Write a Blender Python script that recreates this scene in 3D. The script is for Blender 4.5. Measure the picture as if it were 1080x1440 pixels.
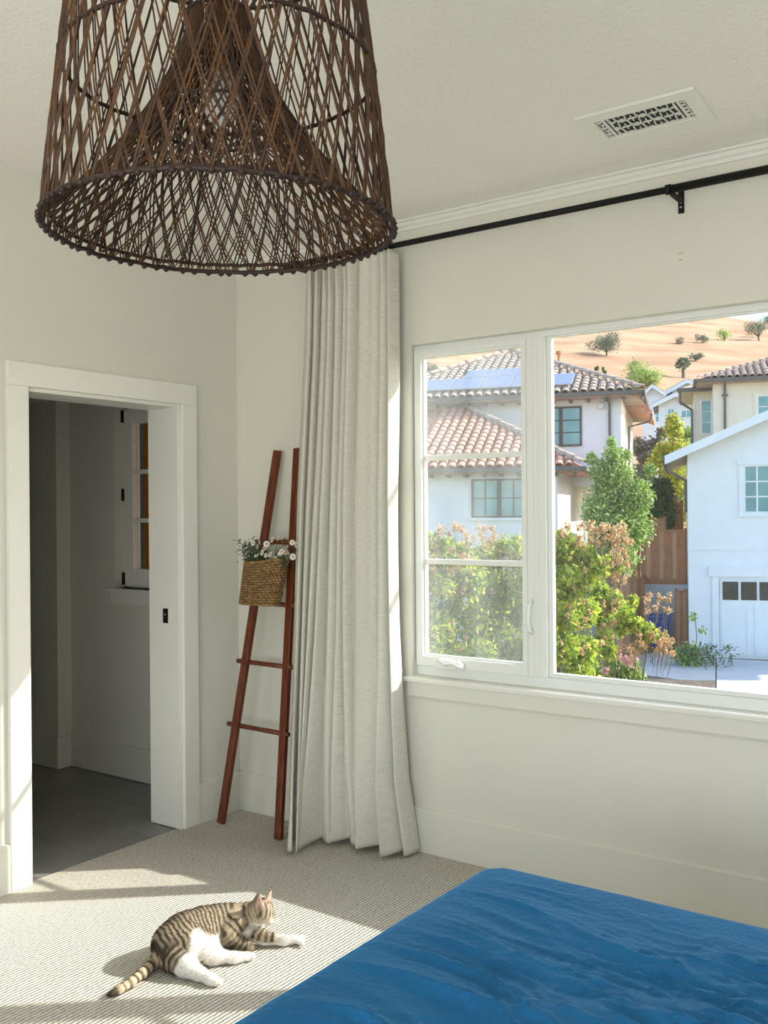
import bpy, bmesh, math, random
import numpy as np
from mathutils import Vector, Matrix, noise

for _o in list(bpy.data.objects):
    bpy.data.objects.remove(_o, do_unlink=True)
SC = bpy.context.scene
COL = SC.collection
random.seed(7)
RNG = np.random.default_rng(11)

# ------------------------------------------------------------------ camera
FPX = 1352.0                       # focal length in pixels of the 1080 x 1440 frame
YAW, PITCH, ROLL = math.radians(-35.5), 0.0, math.radians(-0.45)
EYE = Vector((0, 0, 1.5))
_f = Vector((math.sin(YAW), math.cos(YAW), 0.0))
_r = Vector((math.cos(YAW), -math.sin(YAW), 0.0))
_u = Vector((0, 0, 1))
CR = _r * math.cos(ROLL) + _u * math.sin(ROLL)
CU = -_r * math.sin(ROLL) + _u * math.cos(ROLL)
CF = _f
cam_d = bpy.data.cameras.new('camera')
cam = bpy.data.objects.new('camera', cam_d)
COL.objects.link(cam)
cam.matrix_world = Matrix(((CR.x, CU.x, -CF.x, EYE.x), (CR.y, CU.y, -CF.y, EYE.y), (CR.z, CU.z, -CF.z, EYE.z), (0, 0, 0, 1)))
cam_d.sensor_fit = 'VERTICAL'
cam_d.sensor_height = 24.0
cam_d.lens = 24.0 * FPX / 1440.0
cam_d.clip_start = 0.05
cam_d.clip_end = 2000
SC.camera = cam

# ------------------------------------------------------------------ light
SUN_AZ = Vector((0.75, 0.661, 0)).normalized()      # horizontal direction towards the sun
SUN_EL = math.radians(34.3)
wd = bpy.data.worlds.new('sky')
SC.world = wd
wd.use_nodes = True
_n = wd.node_tree.nodes
_bg = _n['Background']
_sky = _n.new('ShaderNodeTexSky')
_sky.sky_type = 'NISHITA'
_sky.sun_disc = False
_sky.sun_elevation = SUN_EL
_sky.sun_rotation = math.atan2(SUN_AZ.x, SUN_AZ.y)
_sky.air_density = 1.0
_sky.dust_density = 1.2
wd.node_tree.links.new(_sky.outputs[0], _bg.inputs[0])
_bg.inputs[1].default_value = 0.44

sun_d = bpy.data.lights.new('sun', 'SUN')
sun_d.energy = 7.4
sun_d.color = (1.0, 0.95, 0.86)
sun_d.angle = math.radians(0.53)
sun = bpy.data.objects.new('sun', sun_d)
COL.objects.link(sun)
_sd = SUN_AZ * math.cos(SUN_EL) + Vector((0, 0, math.sin(SUN_EL)))
sun.rotation_euler = _sd.to_track_quat('Z', 'Y').to_euler()
sun.location = (6, 8, 9)

# fill light added behind the camera to brighten the room
back_fill_d = bpy.data.lights.new('added_back_fill', 'AREA')
back_fill_d.shape = 'RECTANGLE'
back_fill_d.size, back_fill_d.size_y = 4.0, 2.3
back_fill_d.energy = 120
back_fill_d.color = (1.0, 0.985, 0.94)
back_fill = bpy.data.objects.new('added_back_fill', back_fill_d)
COL.objects.link(back_fill)
back_fill.location = (0.1, -2.02, 1.25)
back_fill.rotation_euler = (math.radians(146), 0, 0)      # tilted up so the added fill lifts the ceiling

SC.view_settings.view_transform = 'Standard'
SC.view_settings.look = 'None'
SC.view_settings.exposure = 0.17
SC.view_settings.gamma = 1.0
SC.view_settings.use_curve_mapping = False

# ------------------------------------------------------------------ pixel helpers (a pixel gives a direction only)
def ray(px, py):
    return CR * ((px - 540) / FPX) - CU * ((py - 720) / FPX) + CF
def on_z(px, py, z):
    d = ray(px, py)
    return EYE + d * ((z - EYE.z) / d.z)
def on_y(px, py, y):
    d = ray(px, py)
    return EYE + d * (y / d.y)
def pt(px, py, depth):
    return EYE + ray(px, py) * depth

# ------------------------------------------------------------------ materials
def _nt(name):
    m = bpy.data.materials.new(name)
    m.use_nodes = True
    return m, m.node_tree.nodes, m.node_tree.links, m.node_tree.nodes['Principled BSDF']

def mat(name, c, rough=0.6, c2=None, nscale=6.0, bump=0.0, bscale=60.0, metal=0.0, stretch=None, spec=0.5, coord='Object', detail=4.0, lo=0.35, hi=0.65, trans=0.0):
    m, N, L, B = _nt(name)
    B.inputs['Roughness'].default_value = rough
    B.inputs['Metallic'].default_value = metal
    B.inputs['Specular IOR Level'].default_value = spec
    B.inputs['Base Color'].default_value = (*c, 1)
    tc = N.new('ShaderNodeTexCoord')
    mp = N.new('ShaderNodeMapping')
    L.new(tc.outputs[coord], mp.inputs[0])
    if stretch:
        mp.inputs['Scale'].default_value = stretch
    if c2:
        nz = N.new('ShaderNodeTexNoise')
        nz.inputs['Scale'].default_value = nscale
        nz.inputs['Detail'].default_value = detail
        L.new(mp.outputs[0], nz.inputs[0])
        rp = N.new('ShaderNodeValToRGB')
        rp.color_ramp.elements[0].position = lo
        rp.color_ramp.elements[1].position = hi
        rp.color_ramp.elements[0].color = (*c, 1)
        rp.color_ramp.elements[1].color = (*c2, 1)
        L.new(nz.outputs[0], rp.inputs[0])
        L.new(rp.outputs[0], B.inputs['Base Color'])
    if bump:
        n2 = N.new('ShaderNodeTexNoise')
        n2.inputs['Scale'].default_value = bscale
        n2.inputs['Detail'].default_value = 3
        L.new(mp.outputs[0], n2.inputs[0])
        bp = N.new('ShaderNodeBump')
        bp.inputs['Strength'].default_value = bump
        bp.inputs['Distance'].default_value = 0.01
        L.new(n2.outputs[0], bp.inputs['Height'])
        L.new(bp.outputs[0], B.inputs['Normal'])
    return m

def leaf_mat(name, cols, trans=0.35):
    """leaf colours picked per leaf from the face attribute 'rnd'"""
    m, N, L, B = _nt(name)
    at = N.new('ShaderNodeAttribute'); at.attribute_name = 'rnd'
    rp = N.new('ShaderNodeValToRGB')
    els = rp.color_ramp.elements
    while len(els) < len(cols):
        els.new(0.5)
    for i, c in enumerate(cols):
        els[i].position = i / (len(cols) - 1)
        els[i].color = (*c, 1)
    L.new(at.outputs['Fac'], rp.inputs[0])
    L.new(rp.outputs[0], B.inputs['Base Color'])
    B.inputs['Roughness'].default_value = 0.55
    tr = N.new('ShaderNodeBsdfTranslucent')
    L.new(rp.outputs[0], tr.inputs[0])
    mx = N.new('ShaderNodeMixShader'); mx.inputs[0].default_value = trans
    L.new(B.outputs[0], mx.inputs[1]); L.new(tr.outputs[0], mx.inputs[2])
    L.new(mx.outputs[0], N['Material Output'].inputs[0])
    return m

def glass_mat(name, tint=(0.96, 0.98, 0.97), veil=0.0, gloss=0.06, veilcol=(.8, .85, .85)):
    """thin clear pane: transparent with a weak mirror; 'veil' is dust / insect mesh that scatters light"""
    m, N, L, B = _nt(name)
    N.remove(B)
    t = N.new('ShaderNodeBsdfTransparent'); t.inputs[0].default_value = (*tint, 1)
    g = N.new('ShaderNodeBsdfGlossy'); g.inputs['Roughness'].default_value = 0.02
    mx = N.new('ShaderNodeMixShader'); mx.inputs[0].default_value = gloss
    L.new(t.outputs[0], mx.inputs[1]); L.new(g.outputs[0], mx.inputs[2])
    out = mx
    if veil:
        d = N.new('ShaderNodeBsdfDiffuse'); d.inputs[0].default_value = (*veilcol, 1)
        tl = N.new('ShaderNodeBsdfTranslucent'); tl.inputs[0].default_value = (*veilcol, 1)
        a = N.new('ShaderNodeMixShader'); a.inputs[0].default_value = 0.75
        L.new(d.outputs[0], a.inputs[1]); L.new(tl.outputs[0], a.inputs[2])
        tc = N.new('ShaderNodeTexCoord')
        nz = N.new('ShaderNodeTexNoise'); nz.inputs['Scale'].default_value = 3.0
        mpn = N.new('ShaderNodeMapping'); mpn.inputs['Scale'].default_value = (2.5, 1, .6)
        L.new(tc.outputs['Object'], mpn.inputs[0]); L.new(mpn.outputs[0], nz.inputs[0])
        mr = N.new('ShaderNodeMapRange')
        mr.inputs[1].default_value = .3; mr.inputs[2].default_value = .7
        mr.inputs[3].default_value = veil * .55; mr.inputs[4].default_value = veil * 1.45
        L.new(nz.outputs[0], mr.inputs[0])
        b = N.new('ShaderNodeMixShader')
        L.new(mr.outputs[0], b.inputs[0])
        L.new(mx.outputs[0], b.inputs[1]); L.new(a.outputs[0], b.inputs[2])
        out = b
    L.new(out.outputs[0], N['Material Output'].inputs[0])
    return m

def carpet_mat():
    m, N, L, B = _nt('loop_carpet')
    B.inputs['Roughness'].default_value = 0.95
    B.inputs['Specular IOR Level'].default_value = 0.1
    tc = N.new('ShaderNodeTexCoord')
    wv = N.new('ShaderNodeTexWave'); wv.wave_type = 'BANDS'; wv.bands_direction = 'X'
    wv.inputs['Scale'].default_value = 21.0
    wv.inputs['Distortion'].default_value = 1.4
    wv.inputs['Detail'].default_value = 3
    wv.inputs['Detail Scale'].default_value = 3.0
    L.new(tc.outputs['Object'], wv.inputs[0])
    mp = N.new('ShaderNodeMapping'); mp.inputs['Scale'].default_value = (1, .3, 1)
    L.new(tc.outputs['Object'], mp.inputs[0])
    nz = N.new('ShaderNodeTexNoise'); nz.inputs['Scale'].default_value = 160; nz.inputs['Detail'].default_value = 2
    L.new(mp.outputs[0], nz.inputs[0])
    r1 = N.new('ShaderNodeValToRGB')
    r1.color_ramp.elements[0].color = (.40, .37, .32, 1); r1.color_ramp.elements[1].color = (.78, .745, .67, 1)
    r1.color_ramp.elements[0].position = .05; r1.color_ramp.elements[1].position = .6
    L.new(wv.outputs[0], r1.inputs[0])
    r2 = N.new('ShaderNodeValToRGB')
    r2.color_ramp.elements[0].color = (.62, .59, .53, 1); r2.color_ramp.elements[1].color = (1, 1, 1, 1)
    r2.color_ramp.elements[0].position = .36; r2.color_ramp.elements[1].position = .56
    L.new(nz.outputs[0], r2.inputs[0])
    mu = N.new('ShaderNodeMix'); mu.data_type = 'RGBA'; mu.blend_type = 'MULTIPLY'; mu.inputs[0].default_value = 0.5
    L.new(r1.outputs[0], mu.inputs[6]); L.new(r2.outputs[0], mu.inputs[7])
    L.new(mu.outputs[2], B.inputs['Base Color'])
    ad = N.new('ShaderNodeMath'); ad.operation = 'MULTIPLY_ADD'; ad.inputs[1].default_value = .6
    L.new(nz.outputs[0], ad.inputs[0]); L.new(wv.outputs[0], ad.inputs[2])
    bp = N.new('ShaderNodeBump'); bp.inputs['Strength'].default_value = .7; bp.inputs['Distance'].default_value = .006
    L.new(ad.outputs[0], bp.inputs['Height']); L.new(bp.outputs[0], B.inputs['Normal'])
    return m

def linen_mat():
    m, N, L, B = _nt('cream_linen')
    B.inputs['Roughness'].default_value = 0.9
    B.inputs['Specular IOR Level'].default_value = 0.15
    tc = N.new('ShaderNodeTexCoord')
    def nz(sc, st):
        mp = N.new('ShaderNodeMapping'); mp.inputs['Scale'].default_value = st
        L.new(tc.outputs['UV'], mp.inputs[0])
        n = N.new('ShaderNodeTexNoise'); n.inputs['Scale'].default_value = sc; n.inputs['Detail'].default_value = 3
        L.new(mp.outputs[0], n.inputs[0]); return n
    h = nz(14, (1.0, 16, 1)); v = nz(14, (20, 1.2, 1))
    ad = N.new('ShaderNodeMath'); ad.operation = 'MULTIPLY_ADD'; ad.inputs[1].default_value = .5
    L.new(v.outputs[0], ad.inputs[0]); L.new(h.outputs[0], ad.inputs[2])
    rp = N.new('ShaderNodeValToRGB')
    rp.color_ramp.elements[0].position = .5; rp.color_ramp.elements[1].position = 1.0
    rp.color_ramp.elements[0].color = (.76, .735, .655, 1); rp.color_ramp.elements[1].color = (.93, .915, .845, 1)
    L.new(ad.outputs[0], rp.inputs[0]); L.new(rp.outputs[0], B.inputs['Base Color'])
    bp = N.new('ShaderNodeBump'); bp.inputs['Strength'].default_value = .25; bp.inputs['Distance'].default_value = .003
    L.new(ad.outputs[0], bp.inputs['Height']); L.new(bp.outputs[0], B.inputs['Normal'])
    tr = N.new('ShaderNodeBsdfTranslucent'); L.new(rp.outputs[0], tr.inputs[0])
    mx = N.new('ShaderNodeMixShader'); mx.inputs[0].default_value = .18
    L.new(B.outputs[0], mx.inputs[1]); L.new(tr.outputs[0], mx.inputs[2])
    L.new(mx.outputs[0], N['Material Output'].inputs[0])
    return m

def attr_mat(name, rough=.85, attr='coat'):
    m, N, L, B = _nt(name)
    at = N.new('ShaderNodeAttribute'); at.attribute_name = attr
    L.new(at.outputs['Color'], B.inputs['Base Color'])
    B.inputs['Roughness'].default_value = rough
    B.inputs['Specular IOR Level'].default_value = .2
    return m

M = {}
M['wall'] = mat('painted_wall', (.785, .775, .70), .75, (.77, .76, .685), 3, .06, 140)
M['ceiling'] = mat('textured_ceiling', (.93, .90, .845), .8, (.915, .885, .825), 3, .35, 60)
M['trim'] = mat('white_trim_paint', (.90, .89, .84), .42, (.88, .87, .82), 2)
M['base_paint'] = mat('baseboard_paint', (.80, .79, .715), .5, (.785, .775, .70), 2)
M['carpet'] = carpet_mat()
M['marble'] = mat('grey_marble_tile', (.17, .17, .165), .3, (.27, .265, .25), 2.4, detail=8, lo=.3, hi=.75)
M['grout'] = mat('tile_grout', (.22, .22, .21), .8, (.26, .26, .25), 20)
M['vinyl'] = mat('white_window_vinyl', (.88, .90, .88), .35, (.86, .885, .87), 2)
M['glass'] = glass_mat('clear_window_glass')
M['glass_dull'] = glass_mat('dull_hall_glass', (.97, .97, .95), gloss=.015)
M['glass_screen'] = glass_mat('screened_window_glass', (.93, .95, .93), veil=.065)
M['black_metal'] = mat('black_powder_coated_metal', (.008, .008, .009), .55, (.013, .013, .013), 30, spec=.25)
M['linen'] = linen_mat()
M['mahogany'] = mat('red_brown_varnished_wood', (.10, .018, .007), .32, (.20, .050, .016), 14, stretch=(6, 6, .5), detail=6)
M['seagrass'] = mat('woven_seagrass', (.20, .11, .042), .8, (.38, .235, .105), 45, .4, 160)
M['petal'] = mat('white_petals', (.86, .84, .78), .7, (.80, .76, .70), 60)
M['disc'] = mat('yellow_flower_centre', (.55, .36, .06), .8, (.35, .22, .05), 200)
M['stem'] = mat('dull_green_stem', (.10, .15, .06), .7, (.07, .11, .045), 40)
M['herb'] = leaf_mat('grey_green_leaves', [(.04, .065, .03), (.09, .125, .06), (.17, .21, .12)], .2)
M['rattan'] = mat('dark_brown_rattan', (.026, .008, .0015), .6, (.090, .033, .003), 60, stretch=(1, 1, .3))
M['rattan_wrap'] = mat('dark_rattan_wrapping', (.016, .006, .004), .6, (.032, .012, .006), 90)
M['bulb'] = mat('frosted_bulb_glass', (.86, .85, .82), .25, (.84, .83, .80), 10)
M['sheet'] = mat('blue_cotton_sheet', (.005, .115, .29), .62, (.008, .140, .335), 3.5, .5, 55, spec=.3)
_b = M['sheet'].node_tree.nodes['Principled BSDF']
_b.inputs['Sheen Weight'].default_value = .38
_b.inputs['Sheen Roughness'].default_value = .35
_b.inputs['Sheen Tint'].default_value = (.12, .55, 1, 1)
M['mattress'] = mat('pale_mattress_ticking', (.6, .6, .58), .85, (.55, .55, .53), 30)
M['bedwood'] = mat('dark_bed_wood', (.10, .06, .035), .5, (.15, .09, .05), 12, stretch=(1, 8, 8))
M['dark'] = mat('painted_duct_shade', (.045, .046, .05), .8, (.03, .03, .035), 30)  # shade behind the vent grille, painted as a dark colour
M['fur'] = attr_mat('tabby_coat')
M['pinkskin'] = mat('pink_skin', (.62, .34, .28), .6, (.55, .28, .23), 60)
M['cateye'] = mat('dark_closed_lid', (.03, .022, .015), .6, (.05, .035, .02), 80)
M['whisker'] = mat('white_whisker', (.85, .84, .8), .5, (.8, .8, .76), 30)
# outdoors
M['stucco'] = mat('white_stucco', (.80, .81, .83), .9, (.76, .775, .80), 2.5, .2, 90)
M['stucco_cream'] = mat('cream_stucco', (.82, .76, .66), .9, (.78, .72, .62), 2.5, .2, 90)
M['tile'] = mat('terracotta_barrel_tile', (.50, .22, .145), .8, (.66, .37, .27), 5, .2, 60)
M['tile_dark'] = mat('weathered_brown_tile', (.34, .24, .20), .85, (.52, .40, .34), 4, .2, 60)
M['gutter'] = mat('grey_brown_gutter_metal', (.11, .095, .09), .5, (.14, .12, .11), 10)
M['winframe'] = mat('dark_bronze_window_frame', (.035, .035, .04), .5, (.05, .05, .055), 10)
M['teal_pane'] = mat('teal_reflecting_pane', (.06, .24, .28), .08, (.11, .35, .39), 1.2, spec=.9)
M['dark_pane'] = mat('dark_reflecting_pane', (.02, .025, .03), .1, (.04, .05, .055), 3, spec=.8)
M['solar'] = mat('blue_grey_solar_glass', (.20, .24, .36), .35, (.25, .29, .42), 8, spec=.7)
M['solar_frame'] = mat('solar_aluminium', (.55, .57, .6), .4, (.5, .52, .55), 10, metal=.6)
M['white_paint'] = mat('white_exterior_paint', (.82, .84, .87), .6, (.79, .81, .845), 3)
M['soffit'] = mat('beige_soffit', (.62, .52, .38), .8, (.56, .47, .34), 6)
M['redwood'] = mat('redwood_board', (.32, .125, .06), .8, (.48, .22, .11), 7, .2, 60, stretch=(5, 5, .5), detail=6)
M['redwood_pale'] = mat('pale_redwood_board', (.46, .24, .13), .8, (.56, .32, .19), 7, .2, 60, stretch=(5, 5, .5), detail=6)
M['concrete'] = mat('pale_concrete', (.60, .60, .60), .9, (.54, .54, .55), 3, .1, 60)
M['driveway'] = mat('driveway_concrete', (.56, .58, .62), .85, (.50, .52, .56), 1.5, .1, 60)
M['soil'] = mat('dark_mulch', (.10, .075, .055), .95, (.19, .15, .12), 9, .5, 40)
M['lawn'] = mat('dry_garden_ground', (.17, .16, .07), .95, (.28, .23, .12), 1.2, .4, 30)
M['hill'] = mat('golden_dry_grass', (.36, .19, .095), .95, (.52, .31, .175), .06, .0, 20, stretch=(1, 1, 5.0), detail=10, lo=.36, hi=.62)
M['binblue'] = mat('blue_bin_plastic', (.015, .07, .36), .45, (.02, .09, .42), 6)
M['bark'] = mat('grey_brown_bark', (.13, .10, .075), .9, (.20, .16, .12), 12, .4, 40)
M['bark_far'] = mat('far_tree_bark', (.16, .13, .10), .9, (.21, .17, .14), 6)
M['roofgrey'] = mat('grey_shingle_roof', (.20, .19, .20), .9, (.28, .26, .27), 2)
M['amber_board'] = mat('amber_stained_board', (.36, .125, .002), .6, (.46, .175, .004), 5, spec=.03, stretch=(6, 6, .4), detail=5)
M['L_myrtle'] = leaf_mat('myrtle_leaves', [(.09, .20, .02), (.26, .42, .04), (.50, .64, .07), (.68, .72, .12), (.72, .62, .18)], .52)
M['L_seed'] = leaf_mat('orange_seed_heads', [(.40, .22, .10), (.66, .42, .22), (.84, .62, .40)], .35)
M['L_pink'] = leaf_mat('pink_blossom', [(.78, .42, .46), (.86, .56, .58)], .3)
M['L_green'] = leaf_mat('fresh_green_leaves', [(.10, .20, .03), (.24, .38, .07), (.45, .58, .16), (.70, .77, .38)], .4)
M['L_dark'] = leaf_mat('dark_green_leaves', [(.025, .07, .03), (.05, .13, .05), (.10, .20, .08)], .3)
M['L_yellow'] = leaf_mat('yellow_green_leaves', [(.24, .32, .04), (.52, .54, .06), (.74, .68, .14)], .45)
M['L_oak'] = leaf_mat('grey_green_oak_leaves', [(.10, .14, .10), (.17, .22, .15), (.26, .30, .21)], .2)
M['L_dry'] = leaf_mat('dry_brown_leaves', [(.26, .19, .12), (.40, .31, .22), (.48, .38, .28)], .2)
M['L_grass'] = leaf_mat('grass_blades', [(.06, .12, .05), (.14, .22, .10), (.26, .32, .18)], .3)

# ------------------------------------------------------------------ mesh helpers
class MB:
    def __init__(s):
        s.v = []; s.f = []; s.uv = None
    def box(s, x0, x1, y0, y1, z0, z1):
        b = len(s.v)
        s.v += [(x, y, z) for z in (z0, z1) for y in (y0, y1) for x in (x0, x1)]
        s.f += [tuple(b + i for i in q) for q in ((0, 2, 3, 1), (4, 5, 7, 6), (0, 1, 5, 4), (2, 6, 7, 3), (0, 4, 6, 2), (1, 3, 7, 5))]
        return s
    def obox(s, O, A, B_, C_):
        """box from a corner and three edge vectors"""
        b = len(s.v); O = Vector(O); A = Vector(A); B_ = Vector(B_); C_ = Vector(C_)
        for k in (0, 1):
            for j in (0, 1):
                for i in (0, 1):
                    s.v.append(tuple(O + A * i + B_ * j + C_ * k))
        s.f += [tuple(b + i for i in q) for q in ((0, 2, 3, 1), (4, 5, 7, 6), (0, 1, 5, 4), (2, 6, 7, 3), (0, 4, 6, 2), (1, 3, 7, 5))]
        return s
    def prism(s, poly, off):
        """closed slab: polygon (3D points) extruded by off"""
        b = len(s.v); n = len(poly); off = Vector(off)
        s.v += [tuple(Vector(p)) for p in poly] + [tuple(Vector(p) + off) for p in poly]
        s.f.append(tuple(b + i for i in range(n))[::-1])
        s.f.append(tuple(b + n + i for i in range(n)))
        for i in range(n):
            j = (i + 1) % n
            s.f.append((b + i, b + j, b + n + j, b + n + i))
        return s
    def tube(s, pts, r, n=8, cap=True, closed=False):
        pts = [Vector(p) for p in pts]; m = len(pts)
        rr = r if isinstance(r, (list, tuple)) else [r] * m
        b = len(s.v); up = None
        for i, p in enumerate(pts):
            if closed:
                t = pts[(i + 1) % m] - pts[i - 1]
            else:
                t = pts[min(i + 1, m - 1)] - pts[max(i - 1, 0)]
            t = t.normalized()
            if up is None:
                up = Vector((0, 0, 1)) if abs(t.z) < .9 else Vector((1, 0, 0))
            x = up.cross(t).normalized(); y = t.cross(x); up = y
            for k in range(n):
                a = 2 * math.pi * k / n
                s.v.append(tuple(p + (x * math.cos(a) + y * math.sin(a)) * rr[i]))
        for i in range(m if closed else m - 1):
            i2 = (i + 1) % m
            for k in range(n):
                k2 = (k + 1) % n
                s.f.append((b + i * n + k, b + i * n + k2, b + i2 * n + k2, b + i2 * n + k))
        if cap and not closed:
            s.f.append(tuple(b + k for k in range(n))[::-1])
            s.f.append(tuple(b + (m - 1) * n + k for k in range(n)))
        return s
    def lathe(s, prof, c=(0, 0, 0), n=24):
        b = len(s.v); m = len(prof)
        for (r, z) in prof:
            for k in range(n):
                a = 2 * math.pi * k / n
                s.v.append((c[0] + r * math.cos(a), c[1] + r * math.sin(a), c[2] + z))
        for i in range(m - 1):
            for k in range(n):
                k2 = (k + 1) % n
                s.f.append((b + i * n + k, b + i * n + k2, b + (i + 1) * n + k2, b + (i + 1) * n + k))
        s.f.append(tuple(b + k for k in range(n))[::-1])
        s.f.append(tuple(b + (m - 1) * n + k for k in range(n)))
        return s
    def quad(s, a, b_, c, d):
        b = len(s.v); s.v += [tuple(a), tuple(b_), tuple(c), tuple(d)]; s.f.append((b, b + 1, b + 2, b + 3)); return s
    def build(s, name, m, parent=None, smooth=False, bevel=0.0):
        me = bpy.data.meshes.new(name)
        off = wloc(parent) if parent else Vector((0, 0, 0))
        me.from_pydata([(v[0] - off.x, v[1] - off.y, v[2] - off.z) for v in s.v], [], s.f)
        if bevel:
            bm = bmesh.new(); bm.from_mesh(me)
            bmesh.ops.bevel(bm, geom=[e for e in bm.edges], offset=bevel, segments=2, affect='EDGES', profile=.6)
            bm.to_mesh(me); bm.free()
        me.materials.append(M[m] if isinstance(m, str) else m)
        if smooth:
            me.polygons.foreach_set('use_smooth', [True] * len(me.polygons))
        me.update()
        o = bpy.data.objects.new(name, me)
        COL.objects.link(o)
        if parent:
            o.parent = parent
        return o

def wloc(o):
    p = Vector(o.location)
    while o.parent:
        o = o.parent; p += Vector(o.location)
    return p

def tag(o, label=None, cat=None, group=None, kind=None):
    if label: o['label'] = label
    if cat: o['category'] = cat
    if group: o['group'] = group
    if kind: o['kind'] = kind
    return o

def thing(name, loc, label=None, cat=None, group=None, kind=None):
    o = bpy.data.objects.new(name, None)
    COL.objects.link(o)
    o.location = loc
    o.empty_display_size = .1
    return tag(o, label, cat, group, kind)

def inst(me, name, parent, world_loc, rot=None, scale=None):
    o = bpy.data.objects.new(name, me)
    COL.objects.link(o)
    off = wloc(parent) if parent else Vector((0, 0, 0))
    if parent: o.parent = parent
    o.location = Vector(world_loc) - off
    if rot is not None:
        o.rotation_mode = 'QUATERNION'; o.rotation_quaternion = rot
    if scale is not None:
        o.scale = scale
    return o

def struct(o):
    o['kind'] = 'structure'; return o

def basis_quat(x, y, z):
    return Matrix(((x[0], y[0], z[0]), (x[1], y[1], z[1]), (x[2], y[2], z[2]))).to_quaternion()

def leaves(name, P, size, m, parent=None, aspect=.5, droop=.0, rnd=None, stuff=True):
    """many small leaves, each a folded diamond at its own point P (n x 3, world)"""
    P = np.asarray(P, float); n = len(P)
    off = np.array(wloc(parent)) if parent else np.zeros(3)
    d = RNG.normal(size=(n, 3)); d[:, 2] -= droop
    d /= np.linalg.norm(d, axis=1)[:, None]
    e = np.cross(d, RNG.normal(size=(n, 3))); e /= np.linalg.norm(e, axis=1)[:, None]
    k = np.cross(d, e)
    L = (size * RNG.uniform(.6, 1.3, n))[:, None]
    A = P - d * L * .5; Bv = P + e * L * aspect * .5 + k * L * .08; Cv = P + d * L * .5; Dv = P - e * L * aspect * .5 + k * L * .08
    V = np.stack([A, Bv, Cv, Dv], 1).reshape(-1, 3) - off
    me = bpy.data.meshes.new(name)
    me.vertices.add(4 * n); me.vertices.foreach_set('co', V.ravel())
    me.loops.add(6 * n)
    idx = np.arange(n)[:, None] * 4 + np.array([[0, 1, 2, 0, 2, 3]])
    me.loops.foreach_set('vertex_index', idx.ravel().astype(np.int32))
    me.polygons.add(2 * n)
    me.polygons.foreach_set('loop_start', (np.arange(2 * n) * 3).astype(np.int32))
    me.update(calc_edges=True)
    at = me.attributes.new('rnd', 'FLOAT', 'FACE')
    rv = RNG.uniform(0, 1, n) if rnd is None else np.clip(rnd, 0, 1)
    at.data.foreach_set('value', np.repeat(rv, 2).astype(np.float32))
    me.materials.append(M[m])
    o = bpy.data.objects.new(name, me); COL.objects.link(o)
    if parent: o.parent = parent
    if stuff: o['kind'] = 'stuff'
    return o

# ================================================================== THE ROOM
D = 3.555          # inner face of the window wall (y)
W = -3.45          # inner face of the doorway wall (x)
XR = 2.6           # right wall, out of view
YB = -1.9          # back wall, behind the camera
T = 0.20           # wall thickness
def ceil_z(y):     # gently sloped ceiling, lowest at the window wall
    return 2.789 + .085 * (D - y)

struct(MB().box(W - .02, XR + T, YB - T, D + T, -.12, 0).build('floor', 'carpet'))
m = MB()
# window opening: x -2.39..0.22, z .771..2.241
WX0, WX1, WZ0, WZ1 = -2.39, 0.22, .771, 2.241
TF = .10
m.box(W - T, WX0, D, D + TF, 0, 3.0)
m.box(WX1, XR + T, D, D + TF, 0, 3.0)
m.box(WX0, WX1, D, D + TF, 0, WZ0)
m.box(WX0, WX1, D, D + TF, WZ1, 3.0)
struct(m.build('wall_front', 'wall'))
# doorway wall; opening y 2.335..3.165, z to 2.02
DY0, DY1, DZ = 2.335, 3.165, 2.02
m = MB()
m.box(W - T, W, YB, DY0, 0, 3.35)
m.box(W - T, W, DY1, D, 0, 3.0)
m.box(W - T, W, DY0, DY1, DZ, 3.0)
struct(m.build('wall_left', 'wall'))
struct(MB().box(XR, XR + T, YB, D, 0, 3.35).build('wall_right', 'wall'))
m = MB()   # back wall, with an unseen wide opening added to let in more light
m.box(W, -2.0, YB - T, YB, 0, 3.35); m.box(2.2, XR, YB - T, YB, 0, 3.35); m.box(-2.0, 2.2, YB - T, YB, 2.45, 3.35)
struct(m.build('wall_back', 'wall'))
w2 = thing('added_back_window', (.1, YB - .1, 0), kind='structure')
m = MB(); m.box(-2.0, 2.2, YB - .14, YB - .06, 0, .08); m.box(-2.0, 2.2, YB - .14, YB - .06, 2.37, 2.45)
for x in (-2.0, -.64, .74, 2.12): m.box(x, x + .08, YB - .14, YB - .06, .08, 2.37)
m.build('window_frame', 'vinyl', w2)
# ceiling slab with a hole for the vent
VX0, VX1, VY0, VY1 = -1.36, -.955, 3.035, 3.275        # vent plate outline
FX0, FX1, FY0, FY1 = -1.312, -1.003, 3.085, 3.228     # open field of the grille
m = MB()
def cslab(x0, x1, y0, y1):
    m.prism([(x0, y0, ceil_z(y0)), (x0, y1, ceil_z(y1)), (x1, y1, ceil_z(y1)), (x1, y0, ceil_z(y0))][::-1], (0, 0, .12))
cslab(W - T, FX0, YB - T, D + T); cslab(FX1, XR + T, YB - T, D + T); cslab(FX0, FX1, YB - T, FY0); cslab(FX0, FX1, FY1, D + T)
struct(m.build('ceiling', 'ceiling'))

# crown moulding along the window wall
m = MB()
prof = [(D, 2.752), (D - .010, 2.752), (D - .014, 2.764), (D - .024, 2.770), (D - .028, 2.777), (D - .030, 2.783), (D - .044, 2.785), (D - .044, ceil_z(D - .044)), (D, ceil_z(D))]
m.prism([(W, y, z) for y, z in prof], (XR - W, 0, 0))
struct(m.build('trim_1', 'trim'))
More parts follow.
